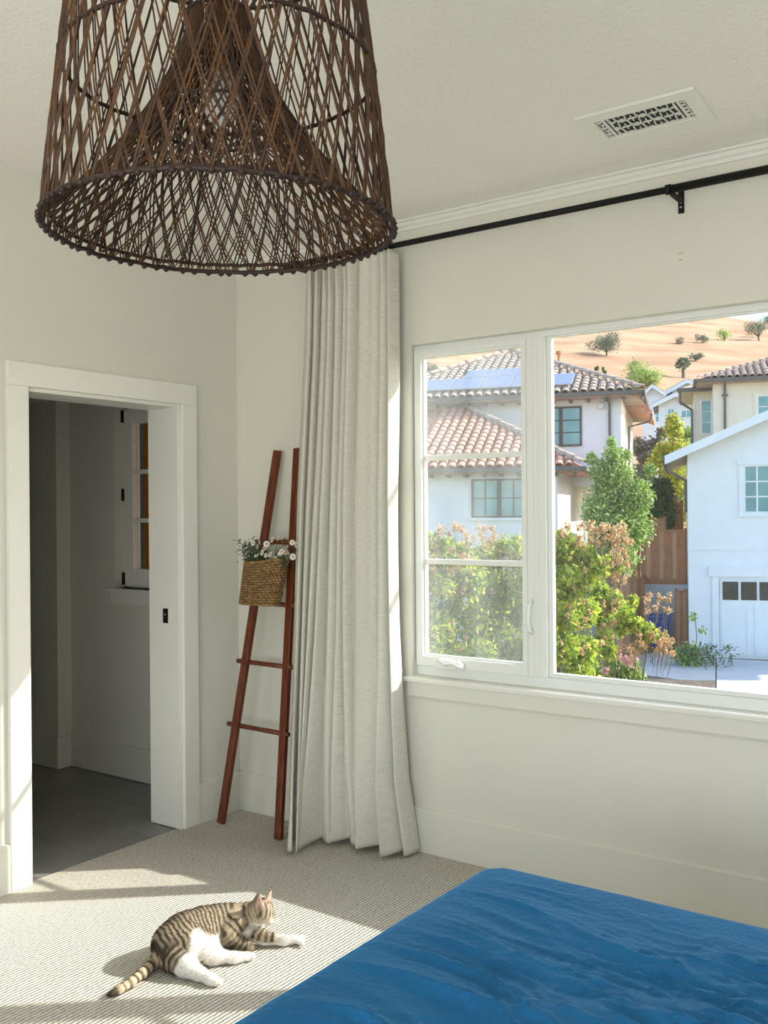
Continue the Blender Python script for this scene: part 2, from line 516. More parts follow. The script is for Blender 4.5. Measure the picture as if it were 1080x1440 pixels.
# baseboards
def baseboard(name, pts_, horiz):
    mm = MB()
    for a, b in pts_:
        if horiz:
            mm.prism([(a, D, 0), (a, D - .018, 0), (a, D - .018, .186), (a, D - .013, .190), (a, D, .192)], (b - a, 0, 0))
        else:
            mm.prism([(W, a, 0), (W + .018, a, 0), (W + .018, a, .186), (W + .013, a, .190), (W, a, .192)], (0, b - a, 0))
    return struct(mm.build(name, 'base_paint'))
baseboard('baseboard_front', [(W + .018, XR)], True)
baseboard('baseboard_left', [(YB, DY0 - .092), (DY1 + .092, D - .018)], False)

# ---------------- doorway: casing, jambs, pocket pull
dr = thing('door_1', (W, 2.75, 0), 'doorway with flat white casing and pocket door pull', None, None, 'structure')
CW, CT = .092, .022
def casing(name, y0, y1, z0, z1):
    return MB().box(W, W + CT, y0, y1, z0, z1).build(name, 'trim', dr, bevel=.003)
casing('casing', DY0 - CW, DY0, 0, DZ); casing('casing', DY1, DY1 + CW, 0, DZ)
casing('casing', DY0 - CW, DY1 + CW, DZ, DZ + CW + .004)
MB().box(W - T - .005, W, DY0 - .001, DY0 + .016, 0, DZ).build('jamb', 'trim', dr)
MB().box(W - T - .005, W, DY1 - .016, DY1 + .001, 0, DZ).build('jamb', 'trim', dr)
MB().box(W - T - .005, W, DY0 + .016, DY1 - .016, DZ - .016, DZ + .001).build('jamb_head', 'trim', dr)
m = MB().box(W - .105, W - .072, DY1 - .020, DY1 - .0155, .975, 1.045)
pl = m.build('pocket_pull', 'black_metal', dr, bevel=.0015)
MB().box(W - .092, W - .085, DY1 - .0215, DY1 - .019, 1.012, 1.020).build('pull_button', 'solar_frame', pl)

# ---------------- hallway beyond the doorway
HX0 = -6.2
hf = struct(MB().box(HX0, W - .02, .8, 3.85, -.12, -.012).build('floor_hall', 'grout'))
k = 0
x = W - .025
while x > HX0:
    y = 3.6
    while y > 1.2:
        t = MB().box(max(x - .597, HX0), x, y - .297, y, -.011, -.004)
        t.build('tile', 'marble', hf, bevel=.001)
        y -= .30
    x -= .60
HY = 3.60
HWX0, HWX1, HWZ0, HWZ1 = -4.47, -3.72, 1.075, 2.13
m = MB()
m.box(-4.88, HWX0, HY, HY + .142, 0, 2.6); m.box(HWX1, W - T, HY, HY + .142, 0, 2.6)
m.box(HWX0, HWX1, HY, HY + .142, 0, HWZ0); m.box(HWX0, HWX1, HY, HY + .142, HWZ1, 2.6)
struct(m.build('wall_hall_end', 'wall'))
m = MB(); m.box(HX0, -4.88, 3.505, HY + .25, 0, 2.18); m.box(HX0, -4.86, 3.485, HY + .25, 2.18, 2.6)
struct(m.build('wall_hall_side', 'wall'))
struct(MB().box(HX0 - .1, HX0, .8, HY + .25, 0, 2.6).build('wall_hall_far', 'wall'))
struct(MB().box(HX0, W - T, .7, .8, 0, 2.6).build('wall_hall_near', 'wall'))
struct(MB().box(HX0 - .1, W - T, .7, HY + .25, 2.6, 2.7).build('ceiling_hall', 'ceiling'))
m = MB(); m.box(-4.88, W - T, HY - .018, HY, 0, .185); m.box(HX0, -4.862, 3.487, 3.505, 0, .185); m.box(-4.88, -4.862, 3.505, HY, 0, .185)
struct(m.build('baseboard_hall', 'base_paint'))
tag(MB().box(-5.33, -5.135, 3.482, 3.504, .19, 2.16).build('wall_panel', 'black_metal', None, bevel=.003),
    'tall black panel fixed to the wall in the dim hallway', 'panel')
# small casement window of the hallway
hw = thing('window_3', (-4.1, HY + .08, HWZ0), kind='structure')
m = MB(); fy0, fy1 = HY + .07, HY + .14
m.box(HWX0, HWX0 + .035, fy0, fy1, HWZ0, HWZ1); m.box(HWX1 - .035, HWX1, fy0, fy1, HWZ0, HWZ1)
m.box(HWX0, HWX1, fy0, fy1, HWZ0, HWZ0 + .03); m.box(HWX0, HWX1, fy0, fy1, HWZ1 - .03, HWZ1)
m.build('window_frame', 'trim', hw)
sx0, sx1, sz0, sz1 = HWX0 + .06, HWX1 - .04, HWZ0 + .012, HWZ1 - .03
m = MB(); sy0, sy1 = HY + .02, HY + .075
m.box(sx0, sx0 + .075, sy0, sy1, sz0, sz1); m.box(sx1 - .075, sx1, sy0, sy1, sz0, sz1)
m.box(sx0 + .075, sx1 - .075, sy0, sy1, sz0, sz0 + .10); m.box(sx0 + .075, sx1 - .075, sy0, sy1, sz1 - .085, sz1)
sash = m.build('sash', 'trim', hw, bevel=.004)
gz0, gz1 = sz0 + .10, sz1 - .085
for i in (1, 2):
    zz = gz0 + (gz1 - gz0) * i / 3
    MB().box(sx0 + .075, sx1 - .075, sy0 + .008, sy1 - .01, zz - .012, zz + .012).build('muntin', 'trim', sash)
gxm = (sx0 + sx1) / 2
MB().box(gxm - .012, gxm + .012, sy0 + .0085, sy1 - .0105, gz0, gz1).build('muntin', 'trim', sash)
for i in range(3):
    for a, b in ((sx0 + .075, gxm - .012), (gxm + .012, sx1 - .075)):
        MB().box(a, b, sy0 + .028, sy0 + .032, gz0 + (gz1 - gz0) * i / 3, gz0 + (gz1 - gz0) * (i + 1) / 3).build('pane', 'glass_dull', sash)
for zz in (HWZ0 + .055, 1.61, 2.06):
    MB().box(sx0 - .022, sx0 - .004, sy0 - .004, sy0 + .02, zz - .035, zz + .035).build('hinge', 'black_metal', hw, bevel=.003)
MB().box(HWX0 - .05, HWX1 + .05, HY - .028, HY + .07, HWZ0 - .022, HWZ0).build('window_sill', 'trim', hw, bevel=.004)
MB().box(HWX0 - .03, HWX1 + .03, HY - .012, HY, HWZ0 - .09, HWZ0 - .022).build('apron', 'trim', hw)
bsx = on_y(203, 700, HY + .30).x
m = thing('board_screen', (bsx + .5, HY + .30, -3.1), 'tall amber stained board screen outside the hallway window', 'screen')
for i in range(10):
    MB().box(bsx + i * .14, bsx + i * .14 + .137, HY + .30, HY + .325, -3.1, 2.75).build('board', 'amber_board', m, bevel=.003)
for zz in (.7, 2.3):
    MB().box(bsx - .3, bsx + 1.4, HY + .326, HY + .36, zz, zz + .1).build('rail', 'amber_board', m)
MB().box(bsx - .62, bsx - .006, HY + .36, HY + .42, -3.1, 2.75).build('gap_shade_slab', 'winframe', m)  # dark slab added for the shaded gap left of the boards

# ---------------- main window
w1 = thing('window_1', (-1.1, D + .07, WZ0), 'white three-part window with screened casement and wide fixed pane', None, None, 'structure')
FY_0, FY_1 = D + .040, D + .072
def wpart(name, x0, x1, y0, y1, z0, z1, m_='vinyl', par=None, bev=.003):
    return MB().box(x0, x1, y0, y1, z0, z1).build(name, m_, par or w1, bevel=bev)
G = dict(l0=-2.350, l1=-1.853, p0=-1.722, p1=-.49, r0=-.36, r1=.137)      # glass edges
wpart('frame_head', WX0, WX1, FY_0, FY_1, 2.215, WZ1)
wpart('frame_sill', WX0, WX1, FY_0, FY_1, WZ0, WZ0 + .045)
wpart('frame_jamb', WX0, WX0 + .016, FY_0, FY_1, WZ0 + .045, 2.215)
wpart('frame_jamb', WX1 - .06, WX1, FY_0, FY_1, WZ0 + .045, 2.215)
def mullion(a, b):
    o = wpart('mullion', a + .022, b - .022, FY_0 - .008, FY_1, WZ0 + .045, 2.215)
    wpart('mullion_bead', a + .050, a + .054, FY_0 - .011, FY_0 - .006, WZ0 + .05, 2.21, par=o, bev=.001)
    wpart('mullion_bead', b - .060, b - .056, FY_0 - .011, FY_0 - .006, WZ0 + .05, 2.21, par=o, bev=.001)
mullion(G['l1'], G['p0']); mullion(G['p1'], G['r0'])
# fixed pane surround
z0, z1 = .835, 2.208
wpart('pane_bead', G['p0'] - .022, G['p0'], FY_0 + .006, FY_0 + .031, WZ0 + .045, 2.215); wpart('pane_bead', G['p1'], G['p1'] + .022, FY_0 + .006, FY_0 + .031, WZ0 + .045, 2.215)
wpart('pane_bead', G['p0'], G['p1'], FY_0 + .006, FY_0 + .031, WZ0 + .045, z0); wpart('pane_bead', G['p0'], G['p1'], FY_0 + .006, FY_0 + .031, z1, 2.215, bev=.002)
wpart('glass_pane', G['p0'], G['p1'], FY_0 + .018, FY_0 + .023, z0, z1, 'glass', bev=0)
def casement(a, b, out_l, out_r):
    zb, zt = .858, 2.192
    m = MB()
    m.box(a - .034, a, FY_0 - .012, FY_0 + .029, WZ0 + .046, 2.2145); m.box(b, b + .022, FY_0 - .012, FY_0 + .029, WZ0 + .046, 2.2145)
    m.box(a, b, FY_0 - .012, FY_0 + .029, WZ0 + .046, zb); m.box(a, b, FY_0 - .012, FY_0 + .029, zt, 2.2145)
    s = m.build('sash', 'vinyl', w1)
    m = MB()                                             # stepped glazing bead
    m.box(a, a + .008, FY_0 + .004, FY_0 + .026, zb, zt); m.box(b - .006, b, FY_0 + .004, FY_0 + .026, zb, zt)
    m.box(a + .008, b - .006, FY_0 + .004, FY_0 + .026, zb, zb + .008); m.box(a + .008, b - .006, FY_0 + .004, FY_0 + .026, zt - .008, zt)
    m.build('glazing_bead', 'vinyl', s)
    hs = (1.278, 1.738)
    for h in hs:
        wpart('muntin', a + .008, b - .006, FY_0 + .005, FY_0 + .027, h - .012, h + .012, par=s)
    ed = [zb + .008, hs[0] - .012, hs[0] + .012, hs[1] - .012, hs[1] + .012, zt - .008]
    for i in range(3):
        wpart('glass_pane', a + .008, b - .006, FY_0 + .016, FY_0 + .021, ed[2 * i], ed[2 * i + 1], 'glass_screen', s, 0)
    return s
sl = casement(G['l0'], G['l1'], 0, 0); casement(G['r0'], G['r1'], 0, 0)
# crank operator and its cover on the left casement
cp = on_y(637, 942, FY_0 - .02)
m = MB(); cx, cz = cp.x, WZ0 + .046
m.prism([(cx - .075, FY_0 - .012, cz), (cx + .06, FY_0 - .012, cz), (cx + .06, FY_0 - .012, cz + .022), (cx + .04, FY_0 - .012, cz + .034), (cx - .06, FY_0 - .012, cz + .038), (cx - .075, FY_0 - .012, cz + .03)][::-1], (0, -.035, 0))
ck = m.build('crank_cover', 'vinyl', w1, bevel=.003)
m = MB().tube([(cx - .055, FY_0 - .052, cz + .034), (cx - .02, FY_0 - .056, cz + .020), (cx + .02, FY_0 - .056, cz + .026), (cx + .055, FY_0 - .054, cz + .012)], [.007, .006, .006, .008], 8)
m.build('crank_handle', 'vinyl', ck, smooth=True)
lp = on_y(747, 870, FY_0 - .02)
m = MB().tube([(lp.x, FY_0 - .010, lp.z + .075), (lp.x - .004, FY_0 - .034, lp.z + .055), (lp.x - .007, FY_0 - .038, lp.z), (lp.x - .004, FY_0 - .034, lp.z - .045), (lp.x, FY_0 - .012, lp.z - .06)], [.006, .008, .007, .009, .010], 8)
m.build('sash_lock', 'vinyl', w1, smooth=True)
# stool and apron
m = MB().prism([(WX0 - .03, D + .045, WZ0 - .002), (WX0 - .03, D - .022, WZ0 - .002), (WX0 - .03, D - .028, WZ0 - .008), (WX0 - .03, D - .026, WZ0 - .022), (WX0 - .03, D + .045, WZ0 - .022)], (WX1 - WX0 + .06, 0, 0))
m.build('window_stool', 'trim', w1)
MB().prism([(WX0 - .015, D + .0, WZ0 - .022), (WX0 - .015, D - .014, WZ0 - .022), (WX0 - .015, D - .014, WZ0 - .085), (WX0 - .015, D - .008, WZ0 - .095), (WX0 - .015, D, WZ0 - .095)], (WX1 - WX0 + .03, 0, 0)).build('window_apron', 'base_paint', w1)

# ---------------- ceiling vent grille
vt = thing('ceiling_vent', ((VX0 + VX1) / 2, (VY0 + VY1) / 2, ceil_z((VY0 + VY1) / 2) - .006), 'white ceiling register with gothic tracery grille', 'vent')
def vz(y): return ceil_z(y) - .0005
m = MB()
def vbar(x0, x1, y0, y1, th=.010, top=0.0):
    m.prism([(x0, y0, vz(y0) - top), (x0, y1, vz(y1) - top), (x1, y1, vz(y1) - top), (x1, y0, vz(y0) - top)], (0, 0, -th))
vbar(VX0, FX0, VY0, VY1); vbar(FX1, VX1, VY0, VY1); vbar(FX0, FX1, VY0, FY0); vbar(FX0, FX1, FY1, VY1)
m.build('faceplate', 'trim', vt)
m = MB()
def flatpath(pts_, w, closed=False):
    n = len(pts_)
    for i in range(n if closed else n - 1):
        a = Vector((*pts_[i], 0)); b = Vector((*pts_[(i + 1) % n], 0)); d = (b - a).normalized(); q = Vector((-d.y, d.x, 0)) * w / 2
        P = [a - q, b - q, b + q, a + q]
        m.prism([(p.x, p.y, vz(p.y) + .001) for p in P], (0, 0, -.005))
gx0, gx1 = FX0 + .045, FX1 - .045
nx_, ny_ = 6, 3
px_, py_ = (gx1 - gx0) / nx_, (FY1 - FY0) / ny_
for i in range(nx_ + 1):
    for j in range(ny_ + 1):
        c = (gx0 + i * px_, FY0 + j * py_)
        if (i + j) % 2:                        # pointed leaf crossing between the main rings
            for dx_, dy_ in ((1, .0), (-1, .0), (0, 1), (0, -1)):
                e2_ = (c[0] + dx_ * px_ * .42, c[1] + dy_ * py_ * .42)
                if gx0 <= e2_[0] <= gx1 and FY0 <= e2_[1] <= FY1: flatpath([c, e2_], .0028)
            continue
        def clipc(p): return (min(max(p[0], gx0), gx1), min(max(p[1], FY0), FY1))
        r_ = .008
        flatpath([clipc((c[0] + r_ * math.cos(a * math.pi / 4), c[1] + r_ * math.sin(a * math.pi / 4))) for a in range(8)], .004, True)
        for sx in (-1, 1):
            for sy in (-1, 1):
                pp = []
                for q in range(7):
                    t_ = q / 6
                    bx = c[0] + sx * px_ * (t_ + .16 * math.sin(math.pi * 2 * t_)) ; by = c[1] + sy * py_ * (t_ - .16 * math.sin(math.pi * 2 * t_))
                    pp.append((bx, by))
                if all(gx0 - .001 <= q[0] <= gx1 + .001 and FY0 - .001 <= q[1] <= FY1 + .001 for q in pp):
                    flatpath(pp[:4], .0035)
for xx in (gx0 - .004, gx1 + .004, gx0 - .016, gx1 + .016): flatpath([(xx, FY0), (xx, FY1)], .004)
for s_, xx in ((1, FX0), (-1, FX1)):
    flatpath([(xx + s_ * .024, FY0), (xx + s_ * .024, FY1)], .0045)
    for j in range(1, 6):
        yy = FY0 + (FY1 - FY0) * j / 6
        flatpath([(xx + (0 if j % 2 else s_ * .008), yy), (xx + s_ * .024, yy)], .0055)
    for j in (1, 3, 5):
        yy = FY0 + (FY1 - FY0) * j / 6
        flatpath([(xx + s_ * .010, yy - .011), (xx + s_ * .010, yy + .011)], .0045)
m.build('tracery', 'trim', vt)
e_ = .002
m = MB().prism([(FX0 + e_, FY0 + e_, ceil_z(FY0) + .0014), (FX0 + e_, FY1 - e_, ceil_z(FY1) + .0014), (FX1 - e_, FY1 - e_, ceil_z(FY1) + .0014), (FX1 - e_, FY0 + e_, ceil_z(FY0) + .0014)], (0, 0, .05))
m.build('duct_shade_plate', 'dark', vt)  # dark plate close behind the tracery stands in for the shade in its holes

# ================================================================== CURTAIN AND ROD
RY, RZ = D - .10, 2.665
rd = thing('curtain_rod', (-1.2, RY, RZ), 'long black metal curtain rod above the window', 'curtain rod')
rl, rj, rr = on_y(404, 380, RY).x, on_y(942, 268, RY).x, .95
MB().tube([(rl, RY, RZ), (rj, RY, RZ)], .0125, 14).build('rod', 'black_metal', rd, smooth=True)
MB().tube([(rj - .012, RY, RZ), (rr, RY, RZ)], .0152, 14).build('rod', 'black_metal', rd, smooth=True)
MB().tube([(rj - .014, RY, RZ), (rj + .004, RY, RZ)], .0185, 14).build('rod_collar', 'black_metal', rd, smooth=True)
MB().tube([(rl - .014, RY, RZ), (rl + .016, RY, RZ)], .018, 14).build('end_cap', 'black_metal', rd, smooth=True)
for bx in (-1.167, -2.95):
    m = MB(); m.box(bx - .011, bx + .011, D - .006, D - .0005, 2.60, 2.70); m.box(bx - .008, bx + .008, RY - .004, D - .004, RZ - .026, RZ - .013)
    b_ = m.build('bracket', 'black_metal', rd, bevel=.001)
    for zz in (2.622, 2.64): MB().tube([(bx, D - .0065, zz), (bx, D - .009, zz)], .004, 8).build('screw', 'solar_frame', b_)
sh = thing('screw_holes', (-1.172, D - .001, 2.44), 'pair of patched screw holes in the wall under the curtain rod', 'wall marks')
for dx, dz in ((.006, .012), (-.003, .010), (.004, -.014), (-.004, -.012)):
    MB().tube([(-1.172 + dx, D - .0015, 2.443 + dz), (-1.172 + dx, D + .004, 2.443 + dz)], .0035, 8).build('hole', 'soffit', sh)

# curtain cloth: each fold is a bulge between two valleys
cu = thing('curtain', (-2.6, 3.42, .01), 'cream linen curtain hanging in pleats beside the window', 'curtain')
val = [0, .10, .19, .28, .37, .46, .545, .63, .90, 1.0]
val2 = [0, .13, .34, .60, .82, 1.0]         # the pleats merge into fewer, deeper folds at the hem
def lerp_px(tab, z):
    """edge of the cloth seen at height z: table of (pixel y, pixel x)"""
    pts_ = [on_y(x, y, RY - .02) for y, x in tab]
    zs = [p.z for p in pts_]
    return float(np.interp(-z, [-q for q in zs], [p.x for p in pts_]))
LEFT = [(375, 431), (500, 428), (700, 418), (900, 413), (1050, 409), (1200, 404)]
FOLD = [(355, 546), (700, 546), (900, 549), (1000, 551), (1100, 554), (1200, 566)]
NU, NV = 300, 130
ret = .14                                  # share of columns used by the return at the right end
verts, faces, uvs = [], [], []
top_z, bot_z = RZ - .021, .012
def bulge_of(q, fb):
    k = 0
    while k < len(fb) - 2 and q > fb[k + 1]: k += 1
    a, b = fb[k], fb[k + 1]
    t = min(max((q - a) / max(b - a, 1e-6), 0), 1)
    return k, t, b - a
for j in range(NV + 1):
    v = j / NV                             # 0 top .. 1 hem
    z = top_z + (bot_z - top_z) * v
    fl = max(0, (v - .60) / .40) ** 1.6
    x0, x1 = lerp_px(LEFT, z), lerp_px(FOLD, z)
    amp = .046 + .014 * v
    head = max(0, 1 - v / .06)             # stiff pleated heading
    for i in range(NU + 1):
        s_ = i / NU
        if s_ <= 1 - ret:
            q = s_ / (1 - ret)
            k, t, wd_ = bulge_of(q, [a + .016 * math.sin(5.1 * n_ + 2.2 * v) * v * (0 < n_ < 9) for n_, a in enumerate(val)])
            wide = wd_ > .2
            b1 = math.sin(math.pi * t) ** (.55 if not wide else .5)
            if wide: b1 = b1 * .8 + .16 * math.sin(math.pi * 3 * t) * (1 - .6 * v)
            b1 *= 1 + .25 * math.sin(k * 2.3 + v * 2.0)
            k2, t2, _w = bulge_of(q, [a + .03 * math.sin(3.3 * n_ + 1.5 * v) * v * (0 < n_ < 5) for n_, a in enumerate(val2)])
            b2 = math.sin(math.pi * t2) ** .8 * (1 + .3 * math.sin(k2 * 2.1))
            x = x0 + (x1 - x0) * q + .018 * fl * math.sin(math.pi * 2 * t2)
            y = RY - .006 - amp * (1 - .72 * fl) * (b1 - .25) - .085 * fl * (b2 - .30) - .055 * fl * (1 - q) - .01 * v
            if not wide: y += .012 * head * math.sin(math.pi * 3 * t)
            over = RY - .006 + amp * (1 - .72 * fl) * .25 + .0255 * fl - .055 * fl * (1 - q) - .01 * v - (3.300 + .118 * z - .036)      # the left edge hangs in front of the ladder
            if over > 0 and z < 1.75:
                w_q = 1 - min(max((q - .16) / .30, 0), 1)
                w_q *= min(1, (1.75 - z) / .25)
                y -= over * w_q
            x *= 1 + (y / (RY - .02) - 1) * max(0, 1 - q / .5)
            zz = z
            if v > .95: zz += ((v - .95) / .05) ** 1.5 * (.016 * (1 - min(b2, 1)) + .006 * math.sin(9 * q + 1) + .006)
        else:
            t = (s_ - (1 - ret)) / ret
            yb = RY - .006 + amp * .25 * (1 - .72 * fl) + .0255 * fl - .01 * v
            x = x1 + (.010 + .030 * fl) * t + .012 * math.sin(math.pi * t * 1.4) + .006 * math.sin(v * 9) * t
            y = yb - .070 * math.sin(math.pi * min(t * 2.2, 1)) * (1 - t) + .058 * t
            y = min(y, D - .028)
            zz = z
        verts.append((x, y, max(zz, .006)))
        uvs.append((s_ * 1.6, v * 2.65))
for j in range(NV):
    for i in range(NU):
        a = j * (NU + 1) + i
        faces.append((a, a + 1, a + NU + 2, a + NU + 1))
def uv_mesh(name, verts, faces, uvs, m_, parent, thick=0.0):
    mm = MB(); mm.v = verts; mm.f = faces
    o = mm.build(name, m_, parent, smooth=True)
    ul = o.data.uv_layers.new(name='UVMap')
    li = np.empty(len(o.data.loops), np.int32); o.data.loops.foreach_get('vertex_index', li)
    ul.data.foreach_set('uv', np.array(uvs)[li].astype(np.float32).ravel())
    if thick:
        md = o.modifiers.new('thickness', 'SOLIDIFY'); md.thickness = thick; md.offset = 0
    return o
uv_mesh('cloth', verts, faces, uvs, 'linen', cu, .0022)
for q in (.02, .145, .235, .325, .415, .50, .59, .77, .95):
    vx, vy, vz_ = verts[int(q * (1 - ret) * NU)]
    ring_ = [(vx, RY + .0185 * math.sin(a * math.pi / 10), RZ - .003 + .0185 * math.cos(a * math.pi / 10)) for a in range(20)]
    MB().tube(ring_, .0014, 6, closed=True).build('curtain_ring', 'black_metal', cu, smooth=True)
    MB().tube([(vx, RY, RZ - .0215), (vx, vy, vz_ - .012)], .0012, 5).build('hook', 'black_metal', cu)

# ================================================================== LADDER, BASKET, FLOWERS
lad = thing('blanket_ladder', (-3.15, 3.33, 0), 'red-brown wooden blanket ladder leaning in the corner', 'ladder')
LB = [Vector((-3.345, 3.315, 0)), Vector((-2.962, 3.300, 0))]
LT = [Vector((-3.138, 3.512, 1.80)), Vector((-3.010, 3.512, 1.805))]
for a, b in zip(LB, LT):
    d = (b - a).normalized(); sd = Vector((1, 0, 0)); sd = (sd - d * sd.dot(d)).normalized(); fw = d.cross(sd)
    w_, t_ = .040, .026
    MB().obox(a - sd * w_ / 2 - fw * t_ / 2 + Vector((0, 0, .004)), sd * w_, fw * t_, (b - a)).build('stile', 'mahogany', lad, bevel=.006)
def lad_pt(i, z):
    t = (z - 0) / (LT[i].z)
    return LB[i] + (LT[i] - LB[i]) * t
rz = []
for (pxl, pyl) in ((340, 930), (330, 1019), (360, 848), (372, 762)):
    zs = min(((abs(720 - FPX * (lad_pt(0, q / 200) - EYE).dot(CU) / (lad_pt(0, q / 200) - EYE).dot(CF) - pyl)), q / 200) for q in range(20, 360))[1]
    rz.append(zs)
for z in rz:
    a, b = lad_pt(0, z), lad_pt(1, z)
    d = (b - a).normalized()
    MB().tube([a - d * .055, b + d * .032], .0115, 10).build('rung', 'mahogany', lad, smooth=True)

# wall basket hung in front of the ladder, between the second and third rung from the top
bz0, bz1 = rz[2] + .002, rz[2] + .215
la, lb = lad_pt(0, rz[2]), lad_pt(1, rz[2])
bc = (la + lb) / 2 + Vector((-.004, 0, 0))
bk = thing('wall_basket', (bc.x, bc.y - .075, bz0), 'woven seagrass basket hanging on the ladder rung', 'basket')
def basket_ring(t):
    """half-oval cross section, flat back against the ladder; t = 0 bottom .. 1 rim; yields (x, y)"""
    hw = .106 + .010 * t; sh_ = -.014 + .034 * t
    dp = .085 + .012 * t
    by = (lad_pt(0, bz0 + (bz1 - bz0) * t)).y - .031
    out = []
    n = 120
    for q in range(n):
        a = 2 * math.pi * q / n
        x = hw * (abs(math.cos(a)) ** .55) * (1 if math.cos(a) > 0 else -1)
        y = dp * .5 * (abs(math.sin(a)) ** .6) * (1 if math.sin(a) > 0 else -1)
        out.append((bc.x + x + sh_, by - dp * .5 + y))
    return out
rows = 17; n = 132
def rim_sag(x, t): return -.012 * math.sin(math.pi * min(max((x - bc.x) / .22 + .5, 0), 1)) * t + .006 * (x - bc.x) / .1 * t
mm = MB(); core = MB()
for r_ in range(rows):
    t = (r_ + .5) / rows; ring = basket_ring(t); N_ = len(ring)
    cxm = sum(p[0] for p in ring) / N_; cym = sum(p[1] for p in ring) / N_
    P, Rr = [], []
    for q, (x, y) in enumerate(ring):
        wv = math.sin(q * 2 * math.pi / N_ * 20 + (r_ % 2) * math.pi)
        dx, dy = x - cxm, y - cym; L_ = math.hypot(dx, dy)
        P.append((x + dx / L_ * .0035 * wv, y + dy / L_ * .0035 * wv, bz0 + (bz1 - bz0) * t + rim_sag(x, t)))
        Rr.append(.0062 + .0016 * wv)
    mm.tube(P, Rr, 6, closed=True)
mm.build('woven_body', 'seagrass', bk, smooth=True)
base_ring = basket_ring(0)
MB().prism([(x, y, bz0) for x, y in base_ring][::-1], (0, 0, .006)).build('basket_floor', 'seagrass', bk)
for q in range(0, 120, 6):                      # upright stakes the rope is woven round
    P = []
    for j in range(7):
        x, y = basket_ring(j / 6)[q]; P.append((x, y, bz0 + (bz1 - bz0) * j / 6 + rim_sag(x, j / 6)))
    core.tube(P, .0032, 5)
core.build('stakes', 'seagrass', bk)
MB().tube([(x, y, bz1 + rim_sag(x, 1)) for x, y in basket_ring(1)[::2]], .0065, 8, closed=True).build('rim', 'seagrass', bk, smooth=True)
MB().tube([(x, y, bz0 + .004) for x, y in base_ring[::2]], .006, 8, closed=True).build('base_rim', 'seagrass', bk, smooth=True)

for sgn in (-1, 1):
    a_, b_ = lad_pt(0, rz[3]), lad_pt(1, rz[3]); mx_ = (a_ + b_) / 2 + (b_ - a_) * .22 * sgn
    back_y = max(p[1] for p in basket_ring(1))
    MB().tube([(mx_.x, mx_.y + .0165 * math.sin(k * math.pi / 8), mx_.z + .0165 * math.cos(k * math.pi / 8)) for k in range(16)], .0024, 6, closed=True).build('hanging_loop', 'seagrass', bk, smooth=True)
    MB().tube([(mx_.x, mx_.y - .0165, mx_.z), (mx_.x, back_y - .002, bz1 - .004)], .0024, 6).build('hanging_cord', 'seagrass', bk, smooth=True)

# daisies: (pixel x, pixel y) of each head; stems run down into the basket
heads = [(391, 757), (383, 759), (375, 765), (369, 777), (374, 781), (380, 780), (373, 771), (387, 786), (396, 776), (402, 777), (411, 763), (417, 766), (337, 769), (345, 762), (352, 771), (361, 781), (348, 783), (365, 763), (339, 774), (356, 764), (394, 779), (412, 783), (359, 771), (405, 782), (343, 779)]
def daisy_mesh():
    m = MB()
    for k in range(13):
        a = 2 * math.pi * k / 13; c, s_ = math.cos(a), math.sin(a)
        def P(r, w, z): return (r * c - w * s_, r * s_ + w * c, z)
        b = len(m.v)
        m.v += [P(.003, -.0015, .001), P(.003, .0015, .001), P(.009, .0026, .0025), P(.014, .0016, .0015), P(.014, -.0016, .0015), P(.009, -.0026, .0025)]
        m.f.append((b, b + 1, b + 2, b + 3, b + 4, b + 5))
    return m
proto = daisy_mesh().build('petals', 'petal'); pet_me = proto.data; bpy.data.objects.remove(proto)
proto = MB().lathe([(.0035, 0), (.0050, .001), (.0042, .003), (.0018, .0042)], n=10).build('flower_centre', 'disc'); dis_me = proto.data; bpy.data.objects.remove(proto)
ymid = bc.y - .07
greens = []
for k, (px, py) in enumerate(heads):
    y = ymid + random.uniform(-.045, .03)
    p = on_y(px, py, y)
    base = Vector((min(max(p.x * .55 + bc.x * .45, bc.x - .075), bc.x + .075), ymid + .006 + random.uniform(-.015, .015), bz1 - .06))
    f = thing('daisy', tuple(base), 'small white daisy standing in the seagrass basket', 'flower', 'daisies in the basket')
    mid = (p + base) / 2 + Vector((random.uniform(-.015, .015), 0, .02))
    MB().tube([base, mid, p], .0013, 5).build('stem', 'stem', f)
    nrm = Vector((random.uniform(-.5, .6), -1 + random.uniform(-.2, .3), random.uniform(0, .9))).normalized()
    q = nrm.to_track_quat('Z', 'Y')
    s_ = random.uniform(.85, 1.15)
    inst(pet_me, 'petals', f, p, q, (s_,) * 3); inst(dis_me, 'flower_centre', f, p, q, (s_,) * 3)
for k in range(17):
    y = ymid + random.uniform(-.03, .03)
    p = on_y(random.uniform(340, 414), random.uniform(764, 784), y) if k > 3 else on_y(random.uniform(336, 356), random.uniform(758, 776), y)
    base = Vector((min(max(p.x * .5 + bc.x * .5, bc.x - .075), bc.x + .075), ymid + .006 + random.uniform(-.015, .015), bz1 - .07))
    f = thing('leafy_sprig', tuple(base), 'grey-green leafy sprig filling the seagrass basket', 'sprig', 'greenery in the basket')
    MB().tube([base, (p + base) / 2 + Vector((0, 0, .015)), p], .0012, 5).build('stem', 'stem', f)
    t = RNG.uniform(.35, 1.05, 70)[:, None]
    PP = np.array(base) * (1 - t) + np.array(p) * t + RNG.normal(0, .013, (70, 3))
    leaves('foliage', PP, .016, 'herb', f, .5)

